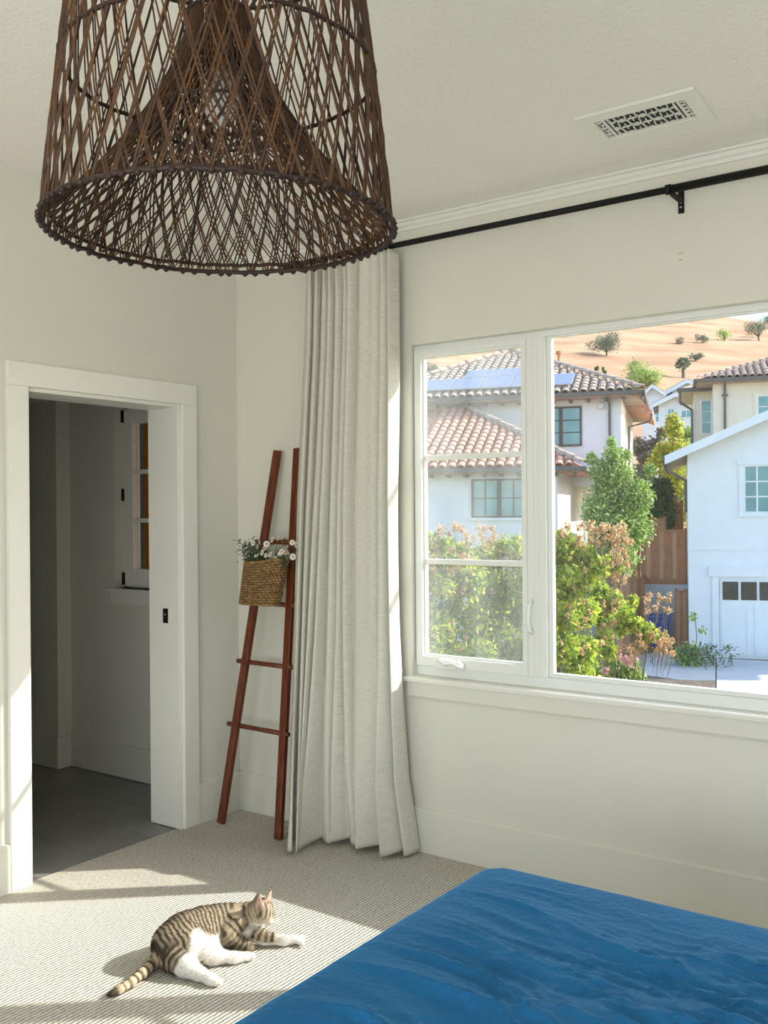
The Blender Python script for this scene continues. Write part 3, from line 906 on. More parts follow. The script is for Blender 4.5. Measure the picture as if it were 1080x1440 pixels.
# ================================================================== BED
BX0, BX1, BY0, BY1, BZ = -1.315, .52, .22, 2.315, .555
bed = thing('bed', ((BX0 + BX1) / 2, (BY0 + BY1) / 2, 0), 'low bed covered with a wrinkled blue sheet', 'bed')
MB().box(BX0 + .03, BX1 - .03, BY0 + .03, BY1 - .03, .30, BZ - .012).build('mattress', 'mattress', bed, bevel=.05)
MB().box(BX0 + .06, BX1 - .06, BY0 + .06, BY1 - .06, .17, .30).build('bed_frame', 'bedwood', bed, bevel=.008)
for x in (BX0 + .10, BX1 - .16):
    for y in (BY0 + .10, BY1 - .16):
        MB().box(x, x + .06, y, y + .06, .001, .17).build('leg', 'bedwood', bed, bevel=.004)
def sheet_h(x, y):
    """wrinkles: long soft creases that run across the bed, finer ones on top"""
    p = Vector((x * 1.0, y * 1.0, 0))
    wx = noise.noise(p * 1.6 + Vector((3, 1, 0))) * .35; wy = noise.noise(p * 1.6 + Vector((9, 5, 2))) * .35
    a = math.radians(-4 + 16 * noise.noise(p * .9 + Vector((2, 8, 4))))
    u = (x + wx) * math.cos(a) + (y + wy) * math.sin(a); v = -(x + wx) * math.sin(a) + (y + wy) * math.cos(a)
    r1 = 1 - abs(noise.noise(Vector((u * 1.2, v * 6.0, .3)))) * 2
    r2 = 1 - abs(noise.noise(Vector((u * 3.2 + 4, v * 17.0, 1.7)))) * 2
    r3 = 1 - abs(noise.noise(Vector((u * 7 + 8, v * 34.0, 4.1)))) * 2
    r4 = 1 - abs(noise.noise(Vector((u * 9.0 + 1, v * 15.0, 7.7)))) * 2
    loc_ = .55 + .9 * max(0, noise.noise(p * 1.3 + Vector((6, 6, 1))) + .25)
    fade = min(1, max(0.05, (2.27 - y) / .40)) * min(1, max(.05, (x - BX0 - .04) / .18))
    return (.021 * max(r1, 0) ** 3 + .0145 * loc_ * max(r2, 0) ** 2.5 + .0050 * loc_ * max(r3, 0) ** 2 + .0055 * max(r4, 0) ** 2.5) * fade
V, Fc = [], []
NX, NY = 240, 440
def edge_map(s, lo, hi, R=.075, drop=.30):
    """walk over the bed: drop side, rounded edge, flat top, rounded edge, drop"""
    q = math.pi / 2 * R; flat = hi - lo - 2 * R; tot = 2 * (drop + q) + flat
    d = s * tot
    if d < drop: return lo, -(drop - d) - R, 0
    d -= drop
    if d < q: a = d / R; return lo + R - R * math.cos(a), -R + R * math.sin(a), 0
    d -= q
    if d < flat: return lo + R + d, 0, 0
    d -= flat
    if d < q: a = d / R; return hi - R + R * math.sin(a), -R + R * math.cos(a), 0
    d -= q
    return hi, -R - d, 0
RC = .10
for j in range(NY + 1):
    y, dzy, _ = edge_map(j / NY, BY0, BY1)
    for i in range(NX + 1):
        x, dzx, _ = edge_map(i / NX, BX0, BX1)
        # round the plan corners
        cx_ = min(max(x, BX0 + RC), BX1 - RC); cy_ = min(max(y, BY0 + RC), BY1 - RC)
        ex, ey = x - cx_, y - cy_
        if abs(ex) > 1e-6 and abs(ey) > 1e-6:
            L_ = math.hypot(ex, ey); m_ = max(abs(ex), abs(ey))
            ex, ey = ex * m_ / L_, ey * m_ / L_
        xx, yy = cx_ + ex, cy_ + ey
        dz = max(min(dzx, dzy, dzx + dzy if (dzx > -.075 and dzy > -.075) else min(dzx, dzy)), -.40)
        side = 1 if dz > -.03 else 0
        h = sheet_h(x, y) if side else .3 * sheet_h(x, y)
        wob = .012 * math.sin(14 * (x + y)) * max(0, -dz - .08) / .3
        V.append((xx + (wob if dzx < -.08 else 0), yy + (wob if dzy < -.08 else 0), BZ + dz + h))
for j in range(NY):
    for i in range(NX):
        a = j * (NX + 1) + i
        Fc.append((a, a + 1, a + NX + 2, a + NX + 1))
mm = MB(); mm.v = V; mm.f = Fc
so = mm.build('sheet', 'sheet', bed, smooth=True)
so['label'] = 'wrinkled blue cotton sheet'

# ================================================================== PENDANT LAMP
PD = 1.64
pc = pt(315, 720, PD)
PX, PY = pc.x, pc.y
PZ = 1.5 + .484                   # bottom rim height
R0, R1, PH = .293, .222, .60      # rim radius, top radius, height
la_ = thing('pendant_lamp', (PX, PY, PZ), 'large woven brown rattan pendant lamp with an inner bell', 'lamp')
def r_out(z): return R0 - (R0 - R1) * (z / PH) ** 1.05
IB = .365                         # height of the inner bell
def r_in(z):
    t = min(max(z / IB, 0), 1)
    return .052 + (R0 - .012 - .052) * (1 - t) ** 1.55 * (1 - .10 * t) + .02 * t * (1 - t) * 0
def strand(mb, th0, dth, rf, zt, rad, n, seg, jit=.0015):
    a0 = th0; P = []
    for q in range(seg + 1):
        t = q / seg; z = zt * t; a = a0 + dth * t
        r = rf(z) + random.uniform(-jit, jit)
        P.append((PX + r * math.cos(a), PY + r * math.sin(a), PZ + z))
    mb.tube(P, rad, n, cap=False)
m = MB(); NS = 50
for dirn in (-1, 1):
    for k in range(NS):
        a = 2 * math.pi * k / NS + random.uniform(-.012, .012) + (.03 if dirn > 0 else 0)
        for off in (0, .016 + random.uniform(-.006, .01)):
            strand(m, a + off, dirn * (.62 + random.uniform(-.03, .03)), r_out, PH, .00185, 4, 12)
tag(m.build('outer_weave', 'rattan', la_), kind='stuff')
m = MB(); NI = 56
for dirn in (-1, 1):
    for k in range(NI):
        a = 2 * math.pi * k / NI + random.uniform(-.012, .012)
        for off in (0, .022 + random.uniform(-.008, .01)):
            strand(m, a + off, dirn * (.95 + random.uniform(-.05, .05)), r_in, IB, .0015, 4, 16)
tag(m.build('inner_bell_weave', 'rattan', la_), kind='stuff')
def ring(z, r, rad, n=96, wob=.0015):
    return [(PX + (r + random.uniform(-wob, wob)) * math.cos(2 * math.pi * k / n), PY + (r + random.uniform(-wob, wob)) * math.sin(2 * math.pi * k / n), PZ + z + random.uniform(-wob, wob)) for k in range(n)]
m = MB(); m.tube(ring(0, R0, .005), .0042, 8, closed=True)
for k in range(74):                # knots where the strands are bound to the rim
    a = 2 * math.pi * (k + random.uniform(-.2, .2)) / 74
    p = Vector((PX + (R0 + .002) * math.cos(a), PY + (R0 + .002) * math.sin(a), PZ - .003)); t = Vector((-math.sin(a), math.cos(a), 0))
    m.tube([p - t * .005 + Vector((0, 0, .001)), p, p + t * .005 + Vector((0, 0, .001))], [.0035, .0062, .0035], 6)
m.build('rim', 'rattan_wrap', la_, smooth=True)
MB().tube(ring(.010, R0 - .014, .004), .0035, 6, closed=True).build('inner_rim', 'rattan_wrap', la_, smooth=True)
MB().tube(ring(.265, r_out(.265), .003), .0038, 6, closed=True).build('hoop', 'rattan_wrap', la_, smooth=True)
MB().tube(ring(.50, r_out(.50), .003), .0038, 6, closed=True).build('hoop', 'rattan_wrap', la_, smooth=True)
MB().tube(ring(PH, R1, .005), .006, 8, closed=True).build('top_rim', 'rattan_wrap', la_, smooth=True)
MB().tube(ring(IB, r_in(IB), .003, 32), .0045, 6, closed=True).build('bell_rim', 'rattan_wrap', la_, smooth=True)
MB().tube(ring(IB * .5, r_in(IB * .5), .003, 48), .0026, 6, closed=True).build('bell_hoop', 'rattan_wrap', la_, smooth=True)
for k in range(8):
    a = 2 * math.pi * (k + .3) / 8
    m = MB()
    m.tube([(PX + r_in(IB * q / 14) * .99 * math.cos(a), PY + r_in(IB * q / 14) * .99 * math.sin(a), PZ + .006 + IB * q / 14) for q in range(15)], .0026, 6)
    m.build('rib', 'rattan_wrap', la_, smooth=True)
for k in range(4):
    a = math.pi / 2 * k + .4
    m = MB().tube([(PX + .05 * math.cos(a), PY + .05 * math.sin(a), PZ + IB), (PX + R1 * math.cos(a), PY + R1 * math.sin(a), PZ + PH)], .003, 6)
    m.build('stay', 'rattan_wrap', la_)
sk = MB().lathe([(.006, .375), (.022, .37), (.024, .33), (.020, .315), (.023, .31), (.023, .275), (.018, .272)][::-1], (PX, PY, PZ), 20).build('socket', 'black_metal', la_, smooth=True)
MB().lathe([(.004, .178), (.014, .181), (.024, .19), (.029, .205), (.030, .216), (.027, .232), (.020, .252), (.015, .268), (.014, .280)], (PX, PY, PZ), 24).build('bulb', 'bulb', la_, smooth=True)
cz_ = ceil_z(PY)
MB().tube([(PX, PY, PZ + .37), (PX, PY, cz_ - .01)], .0035, 8).build('cord', 'black_metal', la_)
MB().lathe([(.06, -.001), (.058, -.012), (.02, -.03), (.006, -.034)][::-1], (PX, PY, cz_ + .006), 28).build('canopy', 'black_metal', la_, smooth=True)

# ================================================================== CAT
def P_(px, py, z): return np.array(on_z(px, py, z))
FD = np.array(CR) * .64 - np.array(CF) * .68 + np.array((0, 0, -.30)); FD /= np.linalg.norm(FD)
UPV = np.array((0, 0, 1.)); UPH = UPV - FD * FD.dot(UPV); UPH /= np.linalg.norm(UPH)
SD = np.cross(FD, UPH)                      # towards the cat's right
HC = P_(368, 1281, .128)                    # skull centre
spine = [(P_(243, 1327, .070), .068), (P_(262, 1317, .074), .073), (P_(288, 1308, .074), .071), (P_(314, 1301, .074), .064), (P_(337, 1297, .077), .057), (P_(353, 1289, .098), .043), (HC, .0375)]
prims = []                                   # A, B, ra, rb, kind, blend, flat(normal, factor)
def add(A, B, ra, rb, kind, k=.018, flat=None): prims.append((np.array(A), np.array(B), ra, rb, kind, k, flat))
for (a, ra), (b, rb) in zip(spine[:-1], spine[1:]):
    add(a, b, ra, rb, 'body', .03)
# head: skull, cheeks, muzzle, brow, chin
prims[-1] = (*prims[-1][:4], 'neck', .02, None)
add(HC, HC + FD * .012, .038, .034, 'head', .02)
for s in (-1, 1):
    add(HC + SD * s * .016 - UPH * .010 + FD * .010, HC + SD * s * .018 - UPH * .012 + FD * .014, .023, .021, 'head', .012)
    add(HC + FD * .036 - UPH * .015 + SD * s * .008, HC + FD * .042 - UPH * .017 + SD * s * .007, .0120, .0100, 'muzzle', .008)
add(HC + FD * .024 + UPH * .002, HC + FD * .046 - UPH * .008, .014, .0075, 'nose', .010)
add(HC + FD * .030 - UPH * .026, HC + FD * .036 - UPH * .026, .010, .009, 'muzzle', .010)
for s in (-1, 1):
    base = HC + UPH * .022 + SD * s * .021 - FD * .004; tip = HC + UPH * .074 + SD * s * .030 - FD * .004
    en = (FD * .35 + SD * .95) if s > 0 else (FD * .8 - SD * .35); en /= np.linalg.norm(en)
    add(base, tip, .0290, .0055, 'ear', .006, (en, 3.0))
# near front leg (folded under the chest)
fl = [(P_(331, 1297, .098), .036), (P_(320, 1310, .076), .0300), (P_(331, 1322, .044), .0225), (P_(345, 1330, .022), .0165), (P_(350, 1332, .017), .0150)]
for (a, ra), (b, rb) in zip(fl[:-1], fl[1:]): add(a, b, ra, rb, 'arm', .012)
# far front leg stretched out
ff = [(P_(350, 1308, .050), .034), (P_(372, 1319, .030), .0215), (P_(398, 1322, .022), .0165), (P_(413, 1321, .017), .0165)]
for (a, ra), (b, rb) in zip(ff[:-1], ff[1:]): add(a, b, ra, rb, 'arm2', .012)
pw = P_(413, 1321, .017)
for j in range(4):
    dr_ = np.array(CR) * .030 - np.array(CF) * (.016 * (j - 1.5)) ; add(pw + dr_ * .4, pw + dr_ * 1.05 + np.array((0, 0, -.004)), .010, .0080, 'toe', .005)
# upper hind leg: thigh, shank, long foot
hl = [(P_(266, 1328, .072), .062), (P_(288, 1335, .050), .046), (P_(300, 1344, .030), .027), (P_(330, 1347, .019), .0165), (P_(350, 1345, .015), .0150)]
for (a, ra), (b, rb) in zip(hl[:-1], hl[1:]): add(a, b, ra, rb, 'hind', .018)
for j in range(3):
    pw = P_(350, 1345, .014); dr_ = np.array(CR) * .014 - np.array(CF) * (.010 * (j - 1)); add(pw, pw + dr_, .0085, .0070, 'toe', .004)
# lower hind leg on the carpet
h2 = [(P_(246, 1345, .050), .052), (P_(262, 1359, .034), .034), (P_(280, 1370, .021), .0205), (P_(296, 1378, .017), .0160), (P_(304, 1381, .014), .0145)]
for (a, ra), (b, rb) in zip(h2[:-1], h2[1:]): add(a, b, ra, rb, 'hind2', .016)
for j in range(3):
    pw = P_(304, 1381, .013); dr_ = np.array(CR) * .013 - np.array(CF) * (.009 * (j - 1)); add(pw, pw + dr_, .0085, .0070, 'toe', .004)
# tail
tl = [(P_(228, 1344, .045), .026), (P_(216, 1354, .026), .0185), (P_(200, 1369, .018), .0160), (P_(184, 1382, .015), .0145), (P_(169, 1391, .014), .0130), (P_(156, 1398, .012), .0100)]
for i, ((a, ra), (b, rb)) in enumerate(zip(tl[:-1], tl[1:])): add(a, b, ra, rb, 'tail', .010)
allp = np.array([q for p in prims for q in (p[0], p[1])])
lo = allp.min(0) - .09; hi = allp.max(0) + .09; lo[2] = -.012
RES = .0036
nn = np.ceil((hi - lo) / RES).astype(int)
F = np.full(nn, 1.0, np.float32)
def cap_d(Pg, A, B, ra, rb, flat):
    if flat is not None:
        nrm, fc = flat
        c = (Pg - A) @ nrm
        Pg = Pg + (c * (fc - 1))[..., None] * nrm
    ba = B - A; L2 = ba @ ba + 1e-12
    h = np.clip(((Pg - A) @ ba) / L2, 0, 1)
    return np.linalg.norm(Pg - A - h[..., None] * ba, axis=-1) - (ra + (rb - ra) * h), h
for (A, B, ra, rb, kind, k, flat) in prims:
    mn = np.minimum(A, B) - max(ra, rb) - .05; mx = np.maximum(A, B) + max(ra, rb) + .05
    i0 = np.clip(np.floor((mn - lo) / RES).astype(int), 0, nn - 1); i1 = np.clip(np.ceil((mx - lo) / RES).astype(int), 1, nn)
    g = [lo[a] + RES * np.arange(i0[a], i1[a]) for a in range(3)]
    Pg = np.stack(np.meshgrid(*g, indexing='ij'), -1)
    d, _h = cap_d(Pg, A, B, ra, rb, flat)
    sl_ = tuple(slice(i0[a], i1[a]) for a in range(3))
    f0 = F[sl_]
    hh = np.clip(.5 + .5 * (f0 - d) / k, 0, 1)
    F[sl_] = (f0 * (1 - hh) + d * hh - k * hh * (1 - hh)).astype(np.float32)
zg = lo[2] + RES * np.arange(nn[2])
F = np.maximum(F, (.003 - zg)[None, None, :].astype(np.float32))     # lies flat on the carpet
def surface_nets(F, lo, res):
    S = F < 0
    nx, ny, nz = F.shape
    c = np.zeros((nx - 1, ny - 1, nz - 1), np.int8)
    for i in (0, 1):
        for j in (0, 1):
            for k in (0, 1):
                c += S[i:nx - 1 + i, j:ny - 1 + j, k:nz - 1 + k]
    act = (c > 0) & (c < 8)
    idx = -np.ones(act.shape, np.int32)
    I = np.argwhere(act); idx[act] = np.arange(len(I))
    acc = np.zeros((len(I), 3)); cnt = np.zeros(len(I))
    cor = [(i, j, k) for i in (0, 1) for j in (0, 1) for k in (0, 1)]
    for a in cor:
        for b in cor:
            if sum(abs(np.array(a) - np.array(b))) == 1 and a < b:
                fa = F[I[:, 0] + a[0], I[:, 1] + a[1], I[:, 2] + a[2]]; fb = F[I[:, 0] + b[0], I[:, 1] + b[1], I[:, 2] + b[2]]
                cr_ = (fa < 0) != (fb < 0)
                t = np.where(cr_, fa / np.where(cr_, fa - fb, 1), 0)
                acc += np.where(cr_[:, None], np.array(a) + t[:, None] * (np.array(b) - np.array(a)), 0); cnt += cr_
    V = lo + (I + acc / cnt[:, None]) * res
    Q = []
    for ax in range(3):
        b1, b2 = [(1, 2), (2, 0), (0, 1)][ax]
        sa = [slice(1, -1)] * 3; sb = [slice(1, -1)] * 3
        sa[ax] = slice(0, -1); sb[ax] = slice(1, None)
        A = S[tuple(sa)]; B = S[tuple(sb)]
        E_ = np.argwhere(A != B)
        base = E_ + 1; base[:, ax] = E_[:, ax]
        inside = A[tuple(E_.T)]
        def cell(d1, d2):
            q = base.copy(); q[:, b1] -= d1; q[:, b2] -= d2
            return idx[q[:, 0], q[:, 1], q[:, 2]]
        q = np.stack([cell(1, 1), cell(0, 1), cell(0, 0), cell(1, 0)], 1)
        q[~inside] = q[~inside][:, ::-1]
        Q.append(q)
    return V, np.concatenate(Q)
CV, CQ = surface_nets(F, lo, RES)
# coat colour from anatomy
dist = np.stack([cap_d(CV, A, B, ra, rb, flat)[0] for (A, B, ra, rb, kind, k, flat) in prims], 1)
hpar = np.stack([cap_d(CV, A, B, ra, rb, flat)[1] for (A, B, ra, rb, kind, k, flat) in prims], 1)
wt = np.exp(-np.clip(dist - dist.min(1, keepdims=True), 0, 1) / .004); wt /= wt.sum(1, keepdims=True)
TAN, DARK, WHITE, PINK, GREY = [np.array(c) for c in ((.45, .365, .26), (.075, .058, .043), (.84, .81, .77), (.68, .42, .33), (.34, .28, .21))]
nzv = np.array([noise.noise(Vector(p) * 38) for p in CV]); nz2 = np.array([noise.noise(Vector(p) * 140) for p in CV])
def stripe(s, period, duty=.5, warp=.5):
    return 1 / (1 + np.exp(-9 * (np.sin(2 * np.pi * s / period + warp * 5 * nzv) - (1 - 2 * duty))))
def mixc(a, b, t): return a * (1 - t[:, None]) + b * t[:, None]
CC = np.zeros_like(CV); CHEST = spine[4][0]
seglen = [np.linalg.norm(p[1] - p[0]) for p in prims]
cum = {}
belly = np.array(CR) * .45 - np.array(CF) * .80 + np.array((0, 0, -.28)); belly /= np.linalg.norm(belly)
for i, (A, B, ra, rb, kind, k, flat) in enumerate(prims):
    s0 = cum.get(kind, 0); cum[kind] = s0 + seglen[i]
    s = s0 + hpar[:, i] * seglen[i]
    ax = A + hpar[:, i][:, None] * (B - A); rad = CV - ax; rad /= np.linalg.norm(rad, axis=1)[:, None] + 1e-9
    if kind in ('body', 'neck'):
        c = mixc(np.tile(TAN, (len(CV), 1)), DARK, stripe(np.linalg.norm(CV - CHEST, axis=1), .0135, .43, .42))
        ridge = np.clip((rad @ np.array((-.25, .35, .9)) - .80) / .15, 0, 1); c = mixc(c, DARK * 1.3, ridge * .6)
        bl = np.clip((rad @ belly - .86 + .10 * nzv) / .12, 0, 1)
        c = mixc(c, WHITE if kind == 'body' else TAN * 1.35, bl * (1 if kind == 'body' else .9))
    elif kind in ('head',):
        c = mixc(np.tile(TAN * 1.1, (len(CV), 1)), DARK, stripe((CV - HC) @ SD + .4 * ((CV - HC) @ UPH), .016, .40, .25) * np.clip(((CV - HC) @ UPH + .004) / .012, 0, 1))
        jaw = np.clip((-((CV - HC) @ UPH) - .016) / .008, 0, 1); c = mixc(c, WHITE, jaw)
    elif kind == 'muzzle': c = np.tile(WHITE, (len(CV), 1))
    elif kind == 'nose':
        c = mixc(np.tile(TAN * 1.25, (len(CV), 1)), PINK * .75, np.clip((hpar[:, i] - .86) / .06, 0, 1))
    elif kind == 'ear':
        inn = np.clip((rad @ FD + .1) / .3, 0, 1); c = mixc(np.tile(GREY * .6, (len(CV), 1)), PINK, inn)
    elif kind == 'arm':
        c = mixc(np.tile(TAN * 1.15, (len(CV), 1)), DARK, stripe(s, .019, .46, .25))
    elif kind == 'arm2':
        c = mixc(np.tile(TAN * 1.15, (len(CV), 1)), DARK, stripe(s, .021, .48, .22)); c = mixc(c, WHITE * .95, np.clip((s - .095) / .012, 0, 1) * .85)
        c = mixc(c, WHITE, np.clip((rad @ np.array((0, 0, -1.)) - .1) / .3, 0, 1))
    elif kind == 'toe': c = mixc(np.tile(WHITE, (len(CV), 1)), PINK * 1.1, np.clip((hpar[:, i] - .6) / .3, 0, 1) * .35)
    elif kind == 'hind':
        c = mixc(np.tile(TAN, (len(CV), 1)), DARK, stripe(np.linalg.norm(CV - CHEST, axis=1), .0135, .45, .42))
        wv = np.clip((rad @ np.array(CR) * .75 + rad @ (-np.array(CF)) * .25 - .24 + .12 * nzv) / .16, 0, 1)
        c = mixc(c, WHITE, np.maximum(wv, np.clip((s - .075) / .02, 0, 1)))
    elif kind == 'hind2':
        c = mixc(np.tile(TAN * .9, (len(CV), 1)), DARK, stripe(s, .02, .55, .3)); c = mixc(c, WHITE, np.clip((s - .045 + .006 * nzv) / .012, 0, 1))
    else:
        c = mixc(np.tile(TAN * 1.5, (len(CV), 1)), DARK, stripe(s + .006, .027, .36, .10)); c = mixc(c, DARK, np.clip((s - .212) / .01, 0, 1))  
    CC += c * wt[:, i][:, None]
CC *= (1 + .22 * nz2)[:, None]
cat = thing('cat', tuple(P_(290, 1330, 0)), 'brown tabby cat with white legs lying on the sunlit carpet', 'cat')
mm = MB(); mm.v = [tuple(v) for v in CV]; mm.f = [tuple(int(i) for i in q) for q in CQ]
cb = mm.build('body', 'fur', cat, smooth=True)
ca = cb.data.attributes.new('coat', 'FLOAT_COLOR', 'POINT')
ca.data.foreach_set('color', np.concatenate([np.clip(CC, 0, 1), np.ones((len(CC), 1))], 1).astype(np.float32).ravel())
# short fur laid along the body towards the tail
nrmv = np.empty(len(cb.data.vertices) * 3, np.float32); cb.data.vertices.foreach_get('normal', nrmv); nrmv = nrmv.reshape(-1, 3)
head_w = wt[:, [i for i, p in enumerate(prims) if p[4] in ('head', 'muzzle', 'nose', 'ear', 'toe')]].sum(1)
pick = RNG.integers(0, len(CV), 70000)
pick = pick[(CV[pick, 2] > .006) & ((head_w[pick] < .3) | (RNG.uniform(0, 1, len(pick)) < .45))]
# comb direction: away from the head along the nearest limb
comb = np.zeros_like(CV)
for i, (A, B, *_r2) in enumerate(prims):
    sg = -1 if prims[i][4] in ('body', 'neck') else 1
    d = (B - A); d = d / (np.linalg.norm(d) + 1e-9); comb += wt[:, i][:, None] * d * sg
p0 = CV[pick] + RNG.normal(0, .0011, (len(pick), 3)); nv = nrmv[pick]
dirv = nv * .42 + comb[pick] * .85 + RNG.normal(0, .16, (len(pick), 3)); dirv /= np.linalg.norm(dirv, axis=1)[:, None]
sidev = np.cross(dirv, nv); sidev /= np.linalg.norm(sidev, axis=1)[:, None] + 1e-9
ln = RNG.uniform(.004, .0085, len(pick)) * np.where(head_w[pick] > .3, .45, 1.0)
tip = p0 + dirv * ln[:, None]; tip[:, 2] = np.maximum(tip[:, 2], .003)
FV = np.stack([p0 - sidev * .00065 - nv * .001, p0 + sidev * .00065 - nv * .001, tip], 1).reshape(-1, 3)
FC = np.repeat(np.clip(CC[pick] * RNG.uniform(.8, 1.25, (len(pick), 1)), 0, .9), 3, 0)
mm = MB(); mm.v = [tuple(v) for v in FV]; mm.f = [(3 * i, 3 * i + 1, 3 * i + 2) for i in range(len(pick))]
fo = mm.build('fur', 'fur', cat); fo['kind'] = 'stuff'
fa_ = fo.data.attributes.new('coat', 'FLOAT_COLOR', 'POINT')
fa_.data.foreach_set('color', np.concatenate([FC, np.ones((len(FC), 1))], 1).astype(np.float32).ravel())
for s in (-1, 1):                                  # closed eyes, whiskers
    e = [HC + FD * (.0345 - .004 * abs(q)) + SD * s * (.0165 + .0085 * q) + UPH * (.004 - .003 * (1 - q * q) + .003 * q) for q in (-1, -.5, 0, .5, 1)]
    MB().tube([tuple(p + FD * .0025 + SD * s * .001) for p in e], [.0008, .0020, .0024, .0020, .0008], 6).build('closed_eye', 'cateye', cat)
    for j in range(3):
        b_ = HC + FD * .045 - UPH * .017 + SD * s * .010
        MB().tube([tuple(b_), tuple(b_ + SD * s * .022 + FD * .006 + UPH * (.006 * (j - 1))), tuple(b_ + SD * s * .042 + UPH * (.013 * (j - 1) - .008))], [.0004, .00035, .0002], 4).build('whisker', 'whisker', cat)
MB().tube([tuple(HC + FD * .0525 - UPH * .0085 - SD * .004), tuple(HC + FD * .0545 - UPH * .0095), tuple(HC + FD * .0525 - UPH * .0085 + SD * .004)], [.002, .0032, .002], 8).build('nose', 'pinkskin', cat, smooth=True)

# ================================================================== OUTDOORS (the room is on the upper floor)
GZ = -3.1                                     # garden level
struct(MB().box(-300, 260, -160, 420, GZ - .3, GZ).build('ground', 'lawn'))
E1 = (_r * .956 - _f * .294).normalized(); E2 = (_r * .294 + _f * .956).normalized(); ZU = Vector((0, 0, 1))
class Fac:
    """house frame: a runs along the facade to the right, b away from our window, z up"""
    def __init__(s, px, depth):
        p = pt(px, 720, depth); s.O = Vector((p.x, p.y, 0))
    def P(s, a, b, z): return s.O + E1 * a + E2 * b + ZU * z
    def hit(s, px, py, b=0.0):
        d = ray(px, py); t = (s.O + E2 * b - EYE).dot(E2) / d.dot(E2); q = EYE + d * t - s.O
        return q.dot(E1), q.z
    def box(s, mb, a0, a1, b0, b1, z0, z1):
        return mb.obox(s.P(a0, b0, z0), E1 * (a1 - a0), E2 * (b1 - b0), ZU * (z1 - z0))
    def rect(s, x0, x1, y0, y1, b=0.0):
        """pixel rectangle -> (a0, a1, z0, z1) on the plane b; verticals stay vertical"""
        a0, zt = s.hit(x0, y0, b); a1, _z = s.hit(x1, y0, b); _a, zb = s.hit((x0 + x1) / 2, y1, b)
        _a, zt = s.hit((x0 + x1) / 2, y0, b)
        return a0, a1, zb, zt

def house_window(fc, par, a0, a1, z0, z1, b, frame, pane, cols=2, rows=2, fw=.07, trim=None, depth=.06, lite=None):
    """each window is one part; panes and bars are its pieces"""
    m = MB()
    fc.box(m, a0, a0 + fw, b - depth, b + .03, z0, z1); fc.box(m, a1 - fw, a1, b - depth, b + .03, z0, z1)
    fc.box(m, a0 + fw, a1 - fw, b - depth, b + .03, z0, z0 + fw); fc.box(m, a0 + fw, a1 - fw, b - depth, b + .03, z1 - fw, z1)
    w_ = m.build('window', frame, par)
    ia0, ia1, iz0, iz1 = a0 + fw, a1 - fw, z0 + fw, z1 - fw
    for c in range(cols):
        for r in range(rows):
            m = MB(); g = .018
            ca, cb_ = ia0 + (ia1 - ia0) * c / cols, ia0 + (ia1 - ia0) * (c + 1) / cols
            ra, rb_ = iz0 + (iz1 - iz0) * r / rows, iz0 + (iz1 - iz0) * (r + 1) / rows
            fc.box(m, ca + g, cb_ - g, b - .012, b + .02, ra + g, rb_ - g)
            m.build('pane', pane, w_)
    m = MB()
    for c in range(1, cols):
        q = ia0 + (ia1 - ia0) * c / cols; fc.box(m, q - .024, q + .024, b - depth * .6, b + .015, iz0, iz1)
    for r in range(1, rows):
        q = iz0 + (iz1 - iz0) * r / rows; fc.box(m, ia0, ia1, b - depth * .55, b + .016, q - .02, q + .02)
    if cols + rows > 2: m.build('muntins', frame, w_)
    if trim:
        m = MB(); t = .12
        fc.box(m, a0 - t - .05, a1 + t + .05, b - .09, b - .001, z1, z1 + t * 1.2); fc.box(m, a0 - t - .03, a1 + t + .03, b - .08, b - .001, z0 - t * .8, z0)
        fc.box(m, a0 - t, a0, b - .05, b - .001, z0, z1); fc.box(m, a1, a1 + t, b - .05, b - .001, z0, z1)
        m.build('window_trim', trim, par)
    return w_

def barrel_mesh(name, w, L, m_):
    m = MB(); n = 7
    for yy, r in ((0, w * .5), (L, w * .41)):
        for k in range(n + 1):
            a = math.pi * k / n
            m.v.append((-r * math.cos(a), yy, r * .78 * math.sin(a)))
        for k in range(n + 1):
            a = math.pi * k / n; r2 = r * .78
            m.v.append((-r2 * math.cos(a), yy, r2 * .72 * math.sin(a)))
    N1 = n + 1
    for k in range(n):
        m.f.append((k, k + 1, 2 * N1 + k + 1, 2 * N1 + k))
        m.f.append((N1 + k + 1, N1 + k, 3 * N1 + k, 3 * N1 + k + 1))
        m.f.append((N1 + k, N1 + k + 1, k + 1, k))
    o = m.build(name, m_, None, smooth=False); me = o.data; bpy.data.objects.remove(o)
    return me

def lay_tiles(roof, me, C0, along, up, nrm, n_cols, n_rows, sx, sy, keep, jit=.012):
    """tiles from the eave upwards; keep(col_x, row_y) says whether a tile lies on the roof face"""
    cnt = 0
    for c in range(n_cols):
        for r in range(n_rows):
            x = (c + .5) * sx; y = r * sy
            if not keep(x, y + sy * .5): continue
            q = basis_quat(along, up, nrm) @ Matrix.Rotation(random.uniform(-jit, jit), 3, 'Z').to_quaternion() @ Matrix.Rotation(-.06 + random.uniform(-jit, jit), 3, 'X').to_quaternion()
            inst(me, 'roof_tile', roof, C0 + along * x + up * y + nrm * (.03 + random.uniform(0, .012)), q); cnt += 1
    return cnt

